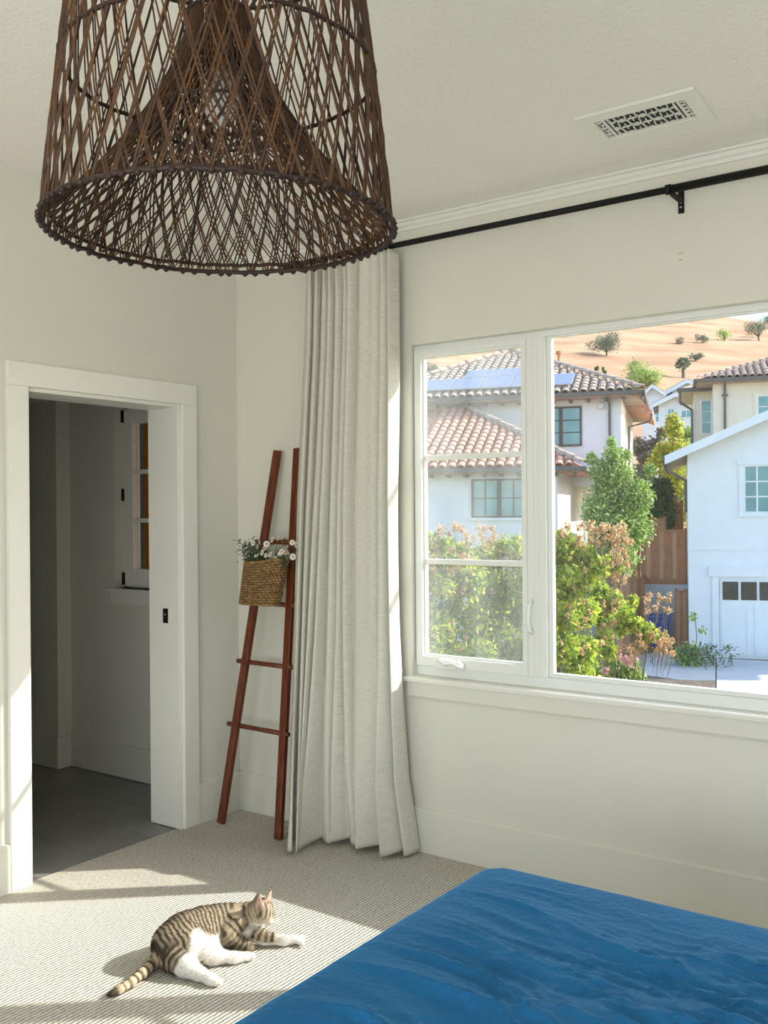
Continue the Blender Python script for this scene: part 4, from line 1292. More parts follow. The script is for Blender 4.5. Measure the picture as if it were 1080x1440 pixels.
# ---------------- tiled house across the garden
HA = Fac(740, 33.0)
ha = thing('tiled_house', tuple(HA.P(0, 0, GZ)), 'white stucco house with red barrel tile roofs and solar panels', 'house')
aL, _ = HA.hit(545, 700); aR, _ = HA.hit(784, 700)
_, ez = HA.hit(700, 659, -.6)                 # lower eave
BU = 4.6                                       # setback of the upper storey
m = MB(); HA.box(m, aL, aR, 0, BU + 6, GZ, ez + .02); m.build('lower_wall', 'stucco', ha)
m = MB(); HA.box(m, aR - .0, aR + .02, .15, BU + 5.5, GZ, ez); m.build('side_wall', 'stucco_cream', ha)
aUR, _ = HA.hit(873, 590, BU); aUL, _ = HA.hit(480, 590, BU)
_, uez = HA.hit(750, 556, BU - .75)
m = MB(); HA.box(m, aUL, aUR, BU, BU + 9.8, ez - .5, uez + .02); m.build('upper_wall', 'stucco', ha)
m = MB(); HA.box(m, aUR, aUR + .02, BU + .15, BU + 9.6, ez - .5, uez); m.build('side_wall', 'stucco_cream', ha)
tile_me = barrel_mesh('roof_tile', .31, .46, 'tile'); tile_me2 = barrel_mesh('roof_tile_weathered', .31, .46, 'tile_dark')
# lower hip roof
ac, _ = HA.hit(820, 656, -.6)                 # eave corner
run = BU + .6
_, rz_ = HA.hit(618, 575, BU)
aE0 = HA.hit(575, 660, -.6)[0]
m = MB()
A_, B_, C_, D_ = HA.P(aE0 - 2, -.6, ez), HA.P(ac, -.6, ez), HA.P(ac - run, BU, rz_), HA.P(aE0 - 2, BU, rz_)
m.prism([A_, B_, C_, D_], (0, 0, -.10))
m.prism([B_, HA.P(ac, BU + run, ez), C_], (0, 0, -.10))
m.prism([HA.P(aE0 - 2, -.55, ez - .11), HA.P(ac - .05, -.55, ez - .11), HA.P(ac - .05, BU + 5.6, ez - .11), HA.P(aE0 - 2, BU + 5.6, ez - .11)], (0, 0, -.04))
rf = m.build('lower_roof', 'tile', ha)
slope = (HA.P(0, BU, rz_) - HA.P(0, -.6, ez)); sl_len = slope.length; upd = slope.normalized(); nrm = E1.cross(upd).normalized()
if nrm.z < 0: nrm = -nrm
wid = ac - aE0
ks = run / sl_len
lay_tiles(rf, tile_me, HA.P(aE0, -.6, ez + .02), E1, upd, nrm, int(wid / .335), int(sl_len / .36), .335, .36, lambda x, y: x < wid - y * ks + .05)
def cap_row(par, p0, p1, n, w=.34, mname='tile_dark'):
    d = (p1 - p0); L = d.length; d = d.normalized(); x = d.cross(ZU).normalized(); z = x.cross(d).normalized()
    me = barrel_mesh('ridge_cap', w, L / n * 1.15, mname)
    for i in range(n):
        inst(me, 'ridge_cap', par, p0 + d * (L / n * i) + z * (.10 + .02 * (i % 2)), basis_quat(x, d, z))
cap_row(rf, B_ + ZU * .02, C_ + ZU * .02, 17); cap_row(rf, C_ + ZU * .02, D_ + ZU * .02, 8)
m = MB(); HA.box(m, aE0 - 2, ac + .02, -.72, -.60, ez - .12, ez + .02); HA.box(m, ac, ac + .12, -.72, BU + 5, ez - .12, ez + .02)
m.build('gutter', 'gutter', ha)
for i in range(12):
    a = aL + .4 + i * .62
    if a < ac: 
        m = MB(); HA.box(m, a, a + .09, -.55, .0, ez - .27, ez - .15); m.build('rafter_tail', 'gutter', ha)
# lower window (two dark sashes)
a0, a1, z0, z1 = HA.rect(663, 742, 673, 728)
am = (a0 + a1) / 2
house_window(HA, ha, a0, am, z0, z1, -.0, 'winframe', 'teal_pane', 2, 2); house_window(HA, ha, am, a1, z0, z1, -.0, 'winframe', 'teal_pane', 2, 2)
m = MB(); HA.box(m, a0 - .15, a1 + .15, -.09, -.0, z0 - .10, z0); HA.box(m, a0 - .1, a1 + .1, -.05, 0, z1, z1 + .09); m.build('window_trim', 'stucco', ha)
# upper pyramid roof
acU, _ = HA.hit(902, 549, BU - .75)
apx, pz = HA.hit(717, 497, BU + 4.9)
half = 4.9 + .75
aU0 = apx - (acU - apx)
m = MB()
E_ = [HA.P(aU0, BU - .75, uez), HA.P(acU, BU - .75, uez), HA.P(acU, BU + 2 * half - .75, uez), HA.P(aU0, BU + 2 * half - .75, uez)]; PK = HA.P(apx, BU - .75 + half, pz)
for i in range(4):
    m.prism([E_[i], E_[(i + 1) % 4], PK], (0, 0, -.10))
m.prism([e + Vector((0, 0, -.11)) for e in E_], (0, 0, -.05))
rf2 = m.build('upper_roof', 'tile_dark', ha)
sl2 = (HA.P(0, BU - .75 + half, pz) - HA.P(0, BU - .75, uez)); sl2_len = sl2.length; up2 = sl2.normalized(); nr2 = E1.cross(up2).normalized()
if nr2.z < 0: nr2 = -nr2
w2_ = acU - aU0; f2 = (w2_ / 2) / sl2_len
# solar panels: rows of panels on the front face, positions along the eave (x) and up the slope (y)
def slope_hit(px, py):
    d = ray(px, py); C0 = HA.P(aU0, BU - .75, uez); t = (C0 - EYE).dot(nr2) / d.dot(nr2); q = EYE + d * t - C0
    return q.dot(E1), q.dot(up2)
xa, ya = slope_hit(560, 549); xb, yb = slope_hit(808, 541); xc, yc = slope_hit(660, 528); _, yd = slope_hit(700, 511)
PW = (xb - xa) / 6
panels = [(xa + i * PW, .50, PW - .03, 1.42) for i in range(6)] + [(xc + i * PW, 1.96, PW - .03, 1.10) for i in range(2)]
def covered(x, y): return any(p[0] - .1 < x < p[0] + p[2] + .1 and p[1] + .2 < y < p[1] + p[3] + .1 for p in panels)
lay_tiles(rf2, tile_me2, HA.P(aU0, BU - .75, uez + .02), E1, up2, nr2, int(w2_ / .335), int(sl2_len / .36), .335, .36, lambda x, y: y * f2 - .05 < x < w2_ - y * f2 + .05 and not covered(x, y))
cap_row(rf2, E_[1] + ZU * .02, PK + ZU * .02, 18); cap_row(rf2, E_[0] + ZU * .02, PK + ZU * .02, 18)
m = MB(); HA.box(m, aU0 - .02, acU + .12, BU - .87, BU - .75, uez - .12, uez + .02); HA.box(m, acU, acU + .12, BU - .87, BU + 9, uez - .12, uez + .02)
m.build('gutter', 'gutter', ha)
for i in range(18):
    a = aU0 + .4 + i * .66
    m = MB(); HA.box(m, a, a + .10, BU - .70, BU, uez - .28, uez - .16); m.build('rafter_tail', 'gutter', ha)
for i, (x, y, w_, h_) in enumerate(panels):
    C0 = HA.P(aU0, BU - .75, uez) + E1 * x + up2 * y + nr2 * .24
    sp = thing('solar_panel', tuple(C0), 'blue-grey solar panel in the %s row on the tiled roof' % ('lower' if i < 6 else 'upper'), 'solar panel', 'solar panels on the tiled house')
    MB().obox(C0, E1 * w_, up2 * h_, nr2 * -.04).build('frame', 'solar_frame', sp)
    MB().obox(C0 + E1 * .03 + up2 * .03 + nr2 * .004, E1 * (w_ - .06), up2 * (h_ - .06), nr2 * -.01).build('glass', 'solar', sp)
    for sx in (.15, w_ - .2):
        MB().obox(C0 + E1 * sx + up2 * .7 - nr2 * .04, E1 * .05, up2 * .05, nr2 * -.19).build('mount', 'solar_frame', sp)
# upper window, downspout, lamp, roof vent
a0, a1, z0, z1 = HA.rect(765, 818, 572, 628, BU)
am = a0 + (a1 - a0) * .45
house_window(HA, ha, a0, am, z0, z1, BU, 'winframe', 'teal_pane', 1, 3); house_window(HA, ha, am, a1, z0, z1, BU, 'winframe', 'teal_pane', 1, 3)
a_, zt_ = HA.hit(857, 560, BU - .06); _, zb_ = HA.hit(857, 640, BU - .06)
MB().tube([HA.P(a_, BU - .75, uez - .1), HA.P(a_, BU - .08, zt_ - .25), HA.P(a_, BU - .06, zb_)], .05, 8).build('downspout', 'gutter', ha)
a0, a1, z0, z1 = HA.rect(842, 849, 567, 575, BU)
m = MB(); HA.box(m, a0, a1, BU - .15, BU, z0, z1); m.build('wall_lamp', 'solar_frame', ha, bevel=.01)
vp_, = [HA.P(*(lambda q: (q[0], BU + 5.2, q[1]))(HA.hit(786, 513, BU + 5.2)))]
MB().tube([vp_ - ZU * .6, vp_ + ZU * .45], .06, 8).build('vent_pipe', 'redwood', ha)
MB().tube([vp_ + ZU * .45, vp_ + ZU * .6], .13, 8).build('vent_cap', 'redwood', ha)

sa, sz_ = HA.hit(893, 566, BU + 4); sb, sz2 = HA.hit(918, 590, BU + 4)
m = MB().prism([HA.P(aUR + .02, BU + 3, sz_), HA.P(sb, BU + 3, sz_ - .45), HA.P(sb, BU + 8, sz_ - .45), HA.P(aUR + .02, BU + 8, sz_)], (0, 0, -.22)); m.build('side_eave', 'tile', ha)
MB().tube([HA.P(sb, BU + 3, sz_ - .6), HA.P(sb - .1, BU + 3, sz_ - .9), HA.P(aUR + .15, BU + 3, sz_ - 1.1), HA.P(aUR + .15, BU + 3, sz_ - 4)], .05, 8).build('downspout', 'gutter', ha)

# ---------------- white garage house on the right
HB = Fac(968, 30.0)
hb = thing('garage_house', tuple(HB.P(0, 0, GZ)), 'white gabled house with a panelled garage door beside the driveway', 'house')
b0_, _ = HB.hit(968, 800)
gx_, gz_ = HB.hit(1080, 578, -.5); ex_, ezB = HB.hit(937, 641, -.5)
sB = (gz_ - ezB) / (gx_ - ex_)                 # roof pitch
half_w = 4.6
apk = b0_ + half_w; zpk = ezB + sB * (apk - ex_)
def roofz(a): return zpk - sB * abs(a - apk)
wall_poly = [(b0_, GZ), (b0_ + 2 * half_w, GZ), (b0_ + 2 * half_w, roofz(b0_ + 2 * half_w) - .2), (apk, zpk - .2), (b0_, roofz(b0_) - .2)]
m = MB(); m.prism([HB.P(a, 0, z) for a, z in wall_poly], E2 * 9); m.build('wall', 'white_paint', hb)
m = MB()
for s in (-1, 1):
    ae = apk + s * (apk - ex_)
    m.prism([HB.P(apk, -.5, zpk), HB.P(ae, -.5, roofz(ae)), HB.P(ae, 9.4, roofz(ae)), HB.P(apk, 9.4, zpk)], (0, 0, -.14))
m.build('roof', 'soffit', hb)
for s in (-1, 1):
    ae = apk + s * (apk - ex_); 
    m = MB().prism([HB.P(apk, -.56, zpk + .03), HB.P(ae - s * -.05, -.56, roofz(ae) + .0), HB.P(ae - s * -.05, -.56, roofz(ae) - .27), HB.P(apk, -.56, zpk - .24)], E2 * .06); m.build('rake_board', 'white_paint', hb)
    m = MB(); HB.box(m, min(ae, ae + s * .12), max(ae, ae + s * .12), -.5, 9.4, roofz(ae) - .2, roofz(ae) - .02); m.build('gutter', 'gutter', hb)
pA = HB.P(ex_ + .05, -.2, ezB - .2); pB = HB.P(b0_ - .06, .3, ezB - .75)
MB().tube([pA, pA - ZU * .25, pB, pB - ZU * 1.0 + E2 * .2], .05, 8).build('downspout', 'gutter', hb)
_, zb1 = HB.hit(1020, 772)
m = MB(); HB.box(m, b0_ - .01, b0_ + 2 * half_w + .01, -.025, 0, zb1 - .03, zb1 + .03); m.build('belt_course', 'white_paint', hb)
a0, a1, z0, z1 = HB.rect(1045, 1118, 653, 722)
house_window(HB, hb, a0, a1, z0, z1, 0, 'white_paint', 'teal_pane', 4, 3, .05, trim='white_paint')
# garage door: frame, panels, row of square panes
a0, a1, z0, z1 = HB.rect(1012, 1200, 816, 925); z0 = GZ + .01
gd = MB(); HB.box(gd, a0, a1, -.05, 0.0, z0, z1); gdo = gd.build('garage_door', 'white_paint', hb)
pane_h = (z1 - z0) * .24
pw_ = 24.0 * 30 / FPX
for i in range(8):
    q0 = a0 + .08 + i * pw_
    if q0 + pw_ - .10 > a1: break
    m = MB(); HB.box(m, q0, q0 + pw_ - .08, -.065, -.045, z1 - .04 - pane_h, z1 - .06); m.build('pane', 'dark_pane', gdo)
    m = MB(); HB.box(m, q0 - .055, q0 - .025, -.085, -.05, z1 - .06 - pane_h, z1); m.build('bar', 'white_paint', gdo)
for i in range(4):
    q0 = a0 + .06 + i * (a1 - a0) / 4
    for (c0, c1, e0, e1) in ((0, (a1 - a0) / 4 - .1, z0 + .1, z0 + .2), (0, (a1 - a0) / 4 - .1, z1 - pane_h - .32, z1 - pane_h - .16), (0, .12, z0 + .2, z1 - pane_h - .32), ((a1 - a0) / 4 - .22, (a1 - a0) / 4 - .1, z0 + .2, z1 - pane_h - .32)):
        m = MB(); HB.box(m, q0 + c0, q0 + c1, -.07, -.045, e0, e1); m.build('rail', 'white_paint', gdo)
m = MB(); HB.box(m, a0 - .32, a1 + .32, -.11, 0, z1 + .10, z1 + .40); HB.box(m, a0 - .22, a0 - .02, -.06, 0, z0, z1 + .10); HB.box(m, a1 + .02, a1 + .22, -.06, 0, z0, z1 + .10)
m.build('door_surround', 'white_paint', hb)

# ---------------- cream house behind it
HC_ = Fac(1040, 46.0)
hc = thing('cream_house', tuple(HC_.P(0, 0, GZ)), 'cream house with a weathered tile roof behind the garage house', 'house')
c0, _ = HC_.hit(1003, 560); _, ce = HC_.hit(1020, 532, -.7)
m = MB(); HC_.box(m, c0, c0 + 9, 0, 8, GZ, ce); m.build('wall', 'stucco_cream', hc)
d0, _ = HC_.hit(976, 580, 2.2); _, de = HC_.hit(985, 548, 1.6)
m = MB(); HC_.box(m, d0, c0 + .2, 2.2, 8, GZ, de); m.build('wing_wall', 'stucco_cream', hc)
eL, _ = HC_.hit(979, 533, -.7)
m = MB(); rr_ = [HC_.P(eL, -.7, ce), HC_.P(eL + 13, -.7, ce), HC_.P(eL + 8.5, 4.2, ce + 1.75), HC_.P(eL + 4.9, 4.2, ce + 1.75)]
m.prism(rr_, (0, 0, -.12)); m.prism([HC_.P(eL, -.7, ce), rr_[3], HC_.P(eL, 9, ce)], (0, 0, -.12))
m.prism([HC_.P(eL + .02, -.65, ce - .12), HC_.P(eL + 13, -.65, ce - .12), HC_.P(eL + 13, 9, ce - .12), HC_.P(eL + .02, 9, ce - .12)], (0, 0, -.05))
crf = m.build('roof', 'tile_dark', hc)
slc = rr_[3] - HC_.P(eL + 4.9, -.7, ce); upc = slc.normalized(); nrc = E1.cross(upc).normalized(); nrc = nrc if nrc.z > 0 else -nrc
lay_tiles(crf, tile_me2, HC_.P(eL, -.7, ce + .02), E1, upc, nrc, 18, int(slc.length / .36), .335, .36, lambda x, y: x > y * 4.9 / slc.length - .05 and not (3.9 < x < 5.8 and 1.2 < y < 2.1))
C0 = HC_.P(eL + 4.0, -.7, ce) + upc * 1.0 + nrc * .22
sp = thing('solar_panel', tuple(C0), 'pale solar panel alone on the cream house roof', 'solar panel')
MB().obox(C0, E1 * 1.7, upc * 1.0, nrc * -.04).build('frame', 'solar_frame', sp)
MB().obox(C0 + E1 * .03 + upc * .03 + nrc * .004, E1 * 1.64, upc * .94, nrc * -.01).build('glass', 'solar', sp)
for sx in (.15, 1.5): MB().obox(C0 + E1 * sx + upc * .7 - nrc * .04, E1 * .05, upc * .05, nrc * -.17).build('mount', 'solar_frame', sp)
m = MB(); HC_.box(m, eL - .1, eL + 13, -.84, -.70, ce - .14, ce + .02); HC_.box(m, eL - .12, eL, -.84, 9, ce - .14, ce + .02); m.build('gutter', 'gutter', hc)
fL, _ = HC_.hit(956, 560, 1.5)
m = MB(); m.prism([HC_.P(fL, 1.5, de + .1), HC_.P(c0 + .1, 1.5, de + .1), HC_.P(c0 + .1, 4.5, de + 1.0), HC_.P(fL + 3, 4.5, de + 1.0)], (0, 0, -.12))
m.prism([HC_.P(fL, 1.5, de - .02), HC_.P(c0 + .1, 1.5, de - .02), HC_.P(c0 + .1, 8, de - .02), HC_.P(fL, 8, de - .02)], (0, 0, -.05))
m.build('wing_roof', 'soffit', hc)
m = MB(); HC_.box(m, fL - .12, c0, 1.36, 1.5, de - .1, de + .1); m.build('gutter', 'gutter', hc)
a0, a1, z0, z1 = HC_.rect(985, 1001, 562, 611, 2.2); house_window(HC_, hc, a0, a1, z0, z1, 2.2, 'white_paint', 'teal_pane', 1, 3, .06)
a0, a1, z0, z1 = HC_.rect(1064, 1098, 555, 588); house_window(HC_, hc, a0, a1, z0, z1, 0, 'white_paint', 'teal_pane', 2, 2, .07, trim='stucco_cream')
a_, zt_ = HC_.hit(1019, 540); _, zb_ = HC_.hit(1019, 640)
MB().tube([HC_.P(a_, -.7, ce - .1), HC_.P(a_, -.1, zt_ - .1), HC_.P(a_, -.08, zb_)], .06, 8).build('downspout', 'gutter', hc)
m = MB(); HC_.box(m, a_ - .14, a_ + .14, -.13, 0, *(lambda q: (q - .05, q + .05))(HC_.hit(1019, 556)[1])); m.build('pipe_clamp', 'gutter', hc)
MB().tube([HC_.P(fL, 1.4, de - .05), HC_.P(fL, 1.4, de - .6), HC_.P(d0 - .1, 2.1, de - .95), HC_.P(d0 - .1, 2.1, de - 3.4)], .07, 8).build('downspout', 'gutter', hc)

# ---------------- two far pale houses with grey gables
def far_house(name, label, px, depth, gables):
    H_ = Fac(px, depth)
    h_ = thing(name, tuple(H_.P(0, 0, GZ)), label, 'house')
    for (x0, x1, yb, ye, xp, yp, b) in gables:
        a0, _ = H_.hit(x0, ye, b); a1, _ = H_.hit(x1, ye, b); _, ze = H_.hit((x0 + x1) / 2, ye, b); ap, zp = H_.hit(xp, yp, b); _, zb = H_.hit(xp, yb, b)
        m = MB().prism([H_.P(a0, b, GZ), H_.P(a1, b, GZ), H_.P(a1, b, ze), H_.P(ap, b, zp), H_.P(a0, b, ze)], E2 * 8); m.build('wall', 'stucco', h_)
        m = MB()
        for s, ae in ((-1, a0), (1, a1)):
            k_ = (zp - ze) / (ap - ae); ao = ae + s * .5; zo = ze + k_ * (ao - ae)
            m.prism([H_.P(ap, b - .5, zp + .25), H_.P(ao, b - .5, zo + .25), H_.P(ao, b + 8, zo + .25), H_.P(ap, b + 8, zp + .25)], (0, 0, -.12))
        m.build('roof', 'roofgrey', h_)
        m = MB()
        for s, ae in ((-1, a0), (1, a1)):
            k_ = (zp - ze) / (ap - ae); ao = ae + s * .5; zo = ze + k_ * (ao - ae)
            m.prism([H_.P(ap, b - .56, zp + .2), H_.P(ao, b - .56, zo + .2), H_.P(ao, b - .56, zo - .15), H_.P(ap, b - .56, zp - .15)], E2 * .05)
        m.build('rake_board', 'white_paint', h_)
    return H_, h_
H_, h_ = far_house('gabled_house', 'far pale blue house with a small shuttered gable', 920, 94, [(903, 937, 600, 557, 917, 544, 0)])
a0, a1, z0, z1 = H_.rect(910, 929, 556, 573); house_window(H_, h_, a0, a1, z0, z1, 0, 'white_paint', 'stucco', 3, 1, .1)
a0, a1, z0, z1 = H_.rect(921, 930, 576, 594); house_window(H_, h_, a0, a1, z0, z1, 0, 'white_paint', 'teal_pane', 1, 2, .08)
H_, h_ = far_house('gabled_house', 'far white house with two stepped grey gables between the roofs', 950, 78, [(945, 990, 600, 548, 966, 537, 2.5), (926, 972, 620, 567, 951, 556, 0)])
a0, a1, z0, z1 = H_.rect(955, 963, 551, 561, 2.5); house_window(H_, h_, a0, a1, z0, z1, 2.5, 'white_paint', 'teal_pane', 1, 1, .08)
a0, a1, z0, z1 = H_.rect(938, 949, 574, 590, 0); house_window(H_, h_, a0, a1, z0, z1, 0, 'white_paint', 'teal_pane', 2, 1, .08)
a0, a1, z0, z1 = H_.rect(957, 973, 576, 588, 0); house_window(H_, h_, a0, a1, z0, z1, 0, 'white_paint', 'teal_pane', 2, 1, .08)

# ---------------- paving, beds, retaining wall
def gpx(px, py, z=GZ): return on_z(px, py, z)
def patch(name, pix, m_, h=.03, label=None, cat=None):
    o = MB().prism([gpx(*p) for p in pix][::-1], (0, 0, h)).build(name, m_)
    return struct(o)
patch('driveway', [(1008, 927), (1300, 942), (1500, 1160), (1008, 1090)], 'driveway')
patch('garden_path', [(880, 925), (966, 912), (1006, 925), (1006, 958), (955, 957), (905, 950)], 'concrete')
patch('planting_bed', [(870, 952), (905, 951), (955, 958), (1006, 959), (1006, 985), (880, 990)], 'soil', .035)
FW_ = Fac(930, 33.0)
r0, _ = FW_.hit(905, 850); r1, _ = FW_.hit(969, 850); _, tz = FW_.hit(935, 822)
struct(tag(MB().obox(FW_.P(r0 - 4, 0, GZ), E1 * (r1 - r0 + 6), E2 * .25, ZU * (tz - GZ)).build('wall_retaining', 'concrete')))
struct(MB().obox(FW_.P(r0 - 16, .25, GZ), E1 * 40, E2 * 40, ZU * (tz - GZ - .1)).build('terrace', 'lawn'))
def board_fence(label, pa, pb, z0, z1, n, mats=('redwood', 'redwood_pale', 'redwood'), cap=True, base=True, post=True):
    """boards between two ground points; every board its own piece"""
    pa = Vector((pa.x, pa.y, 0)); pb = Vector((pb.x, pb.y, 0)); d = (pb - pa); L = d.length; d.normalize(); q = Vector((d.y, -d.x, 0))
    if q.dot(EYE - pa) < 0: q = -q
    f = thing('board_fence', (pa.x, pa.y, z0), label, 'fence')
    for i in range(n):
        o = random.uniform(-.008, .008)
        MB().obox(pa + d * (L * i / n) + q * (.02 + (.02 if i % 2 else 0)) + ZU * (z0 + .02), d * (L / n * .97), q * .02, ZU * (z1 - z0 - .03 + o)).build('board', mats[i % len(mats)], f)
    if cap: MB().obox(pa - q * .03 + ZU * (z1 - .01), d * L, q * .12, ZU * .04).build('cap_rail', 'redwood', f)
    if base: MB().obox(pa + q * .045 + ZU * z0, d * L, q * .03, ZU * .2).build('kick_board', 'redwood', f)
    MB().obox(pa - q * .06 + ZU * (z0 + .4), d * L, q * .05, ZU * .09).build('rail', 'redwood', f)
    for t in ((0, 1) if post else ()):
        MB().obox(pa + d * (L * t - .05) - q * .07 + ZU * z0, d * .1, q * .09, ZU * (z1 - z0 + .08)).build('post', 'redwood', f)
    return f
_, fz1 = FW_.hit(930, 746)
a0, _ = FW_.hit(903, 780); a1, _ = FW_.hit(964, 780)
board_fence('redwood board fence on top of the concrete retaining wall', FW_.P(a0, .1, 0), FW_.P(a1, .1, 0), tz, fz1, 10)
a2, _ = FW_.hit(890, 780, 1.6)
board_fence('redwood fence return running back behind the green tree', FW_.P(a2, 1.9, 0), FW_.P(a0 - .16, .36, 0), tz, fz1 - .05, 8, cap=False)
q0, qz = FW_.hit(952, 706, 5.0); q1, _ = FW_.hit(972, 706, 5.0)
board_fence('tall dark redwood fence behind the pale gate post', FW_.P(q0 - .6, 5.0, 0), FW_.P(q1 - .35, 5.0, 0), tz - .1, qz, 8, ('redwood',))
q0, qz = FW_.hit(915, 729, 2.0); q1, _ = FW_.hit(935, 729, 2.0)
board_fence('short pale redwood panel rising behind the terrace fence', FW_.P(q0, 2.0, 0), FW_.P(q1, 2.0, 0), tz - .1, qz, 3, ('redwood_pale',), base=False)
g0 = gpx(966, 903); g1, gz1 = FW_.hit(951, 831, -1.6)
g2, _ = FW_.hit(965, 831, -1.6)
board_fence('narrow redwood gate beside the white garage house', FW_.P(g1, -1.6, 0), FW_.P(g2, -1.6, 0), GZ, gz1, 3, ('redwood_pale', 'redwood'), base=False)
fa0, fa1 = gpx(848, 935), gpx(905, 905)
board_fence('weathered redwood fence descending beside the garden path', fa0, fa1, GZ, 1.5 - (822 - 718) / FPX * 30, 10, ('redwood', 'redwood_pale'), base=False)
# blue wheeled bin
bp_ = gpx(927, 911); bq = thing('wheeled_bin', tuple(bp_), 'blue wheeled bin standing in front of the retaining wall', 'bin')
m = MB(); w_, d_, h_ = .36, .38, 1.02
m.v = [tuple(bp_ + E1 * sx * w_ * s + E2 * sy * d_ * s + ZU * z) for z, s in ((.05, .78), (h_, 1)) for sx, sy in ((-1, -1), (1, -1), (1, 1), (-1, 1))]
m.f = [(3, 2, 1, 0), (4, 5, 6, 7)] + [(i, (i + 1) % 4, 4 + (i + 1) % 4, 4 + i) for i in range(4)]
m.build('bin_body', 'binblue', bq, bevel=.02)
MB().prism([bp_ + E1 * x + E2 * y + ZU * (h_ + .01) for x, y in ((-.39, -.42), (.39, -.42), (.39, .40), (-.39, .40))], (0, 0, .07)).build('lid', 'binblue', bq, bevel=.02)
for s in (-1, 1):
    c_ = bp_ + E1 * (.30 * s) + E2 * .30 + ZU * .11
    MB().tube([c_ - E1 * .03, c_ + E1 * .03], .11, 12).build('wheel', 'black_metal', bq)

# ---------------- hillside
CREST = 330.0
def hill_z(px, w):
    ys = 447 + (px - 1012) * .075 if px < 1012 else 447 + (px - 1012) * .12
    ys = max(ys, 400)
    zc = 1.5 + (718 - ys) / FPX * CREST
    t = (w - 62) / (CREST - 62)
    if t <= 0: return -2.2
    if t <= 1: return -2.2 + (zc + 2.2) * t ** 1.12
    return zc - (w - CREST) * .12
cols_ = list(range(100, 1901, 30)); rows_ = [62 + (CREST - 62) * (i / 44) for i in range(45)] + [CREST + 40, CREST + 120]
m = MB()
for w_ in rows_:
    for px in cols_:
        z = hill_z(px, w_) + .8 * noise.noise(Vector((px * .02, w_ * .03, 0))) * min(1, (w_ - 62) / 40)
        g = EYE + (_r * ((px - 540) / FPX) + _f) * w_
        m.v.append((g.x, g.y, z))
nc = len(cols_)
for j in range(len(rows_) - 1):
    for i in range(nc - 1):
        m.f.append((j * nc + i, j * nc + i + 1, (j + 1) * nc + i + 1, (j + 1) * nc + i))
struct(m.build('hillside', 'hill', None, smooth=True))
def hill_hit(px, py):
    d = ray(px, py); w_ = 62.0
    while w_ < CREST + 2:
        p = EYE + d * w_
        if p.z <= hill_z(px, w_): return p, w_
        w_ += 1.0
    return EYE + d * CREST, CREST

def blob_points(c, rx, ry, rz_, n, shell=.55):
    d = RNG.normal(size=(n, 3)); d /= np.linalg.norm(d, axis=1)[:, None]
    r = ((shell + (1 - shell) * RNG.uniform(0, 1, n) ** .6) * (1 + .22 * RNG.normal(size=n)))[:, None]
    return np.array(c) + d * r * np.array((rx, ry, rz_))
def tree(name, label, cat_, base, h, cr, lm, lsize, n, blobs=9, trunk=.35, squash=.75, group=None, seed=0, bark='bark_far', tr=.05):
    rs = np.random.default_rng(seed + 5)
    t = thing(name, tuple(base), label, cat_, group)
    base = Vector(base)
    top = base + ZU * h
    m = MB().tube([base - ZU * .3, base + ZU * h * trunk, base + ZU * h * .75], [h * tr, h * tr * .7, h * tr * .25], 7)
    pts_ = []
    for k in range(blobs):
        a = rs.uniform(0, 6.28); rr2 = cr * rs.uniform(.15, .75); zz = h * (trunk + (1 - trunk) * rs.uniform(.18, .80))
        c = base + Vector((rr2 * math.cos(a), rr2 * math.sin(a), zz)); s = cr * rs.uniform(.32, .55)
        pts_.append(blob_points(c, s, s, s * squash, n // blobs))
        m.tube([base + ZU * h * trunk * .9, c], [h * tr * .4, h * tr * .12], 5)
    m.build('trunk', bark, t)
    leaves('foliage', np.concatenate(pts_), lsize, lm, t)
    return t
def hill_tree(name, label, px, py_base, py_top, wpx, lm, cat_='tree', n=1400, **kw):
    p, w_ = hill_hit(px, py_base)
    h = (py_base - py_top) * w_ / FPX; cr = wpx * .5 * w_ / FPX
    return tree(name, label, cat_, p, h, cr, lm, max(h * .05, .35), n, seed=int(px), **kw)
hill_tree('oak_tree', 'broad grey-green oak tree alone on the golden hillside', 853, 499, 468, 50, 'L_oak', n=3200, trunk=.12)
hill_tree('hill_shrub', 'low brown-grey shrub on the hillside, left of the taller grey shrub', 958, 484, 473, 20, 'L_dry', 'shrub', n=700, trunk=.02)
hill_tree('hill_shrub', 'round grey shrub between two other shrubs on the hillside', 988, 483, 469, 19, 'L_oak', 'shrub', n=700, trunk=.02)
hill_tree('hill_shrub', 'bright green bush high on the golden hillside', 1019, 479, 463, 28, 'L_green', 'shrub', n=900, trunk=.02)
hill_tree('hill_shrub', 'small olive bush beside the hillside palm', 979, 507, 496, 22, 'L_oak', 'shrub', n=700, trunk=.02)
hill_tree('hill_tree', 'tall grey-green tree near the hill crest against the sky', 1067, 480, 448, 40, 'L_oak', n=2200, trunk=.2)
hill_tree('hill_tree', 'high-crowned tree standing on the hill crest', 1084, 476, 440, 30, 'L_oak', n=1600, trunk=.3)
hill_tree('round_tree', 'dense round bright green tree behind the tiled house', 908, 548, 513, 56, 'L_green', n=3600, trunk=.05, squash=.95, blobs=14)
hill_tree('cypress_tree', 'slim dark cypress, shorter of the pair on the hill', 839, 529, 515, 6, 'L_dark', n=400, trunk=.03, squash=2.2, blobs=5)
hill_tree('cypress_tree', 'slim dark cypress, taller of the pair on the hill', 849, 529, 513, 7, 'L_dark', n=400, trunk=.03, squash=2.2, blobs=5)
hill_tree('bare_tree', 'thin brownish tree next to the round green tree', 889, 532, 504, 20, 'L_dry', n=500, trunk=.3)
hill_tree('hill_tree', 'green tree rising above the tiled roof beside the curtain', 603, 533, 511, 34, 'L_oak', n=1600, trunk=.1)
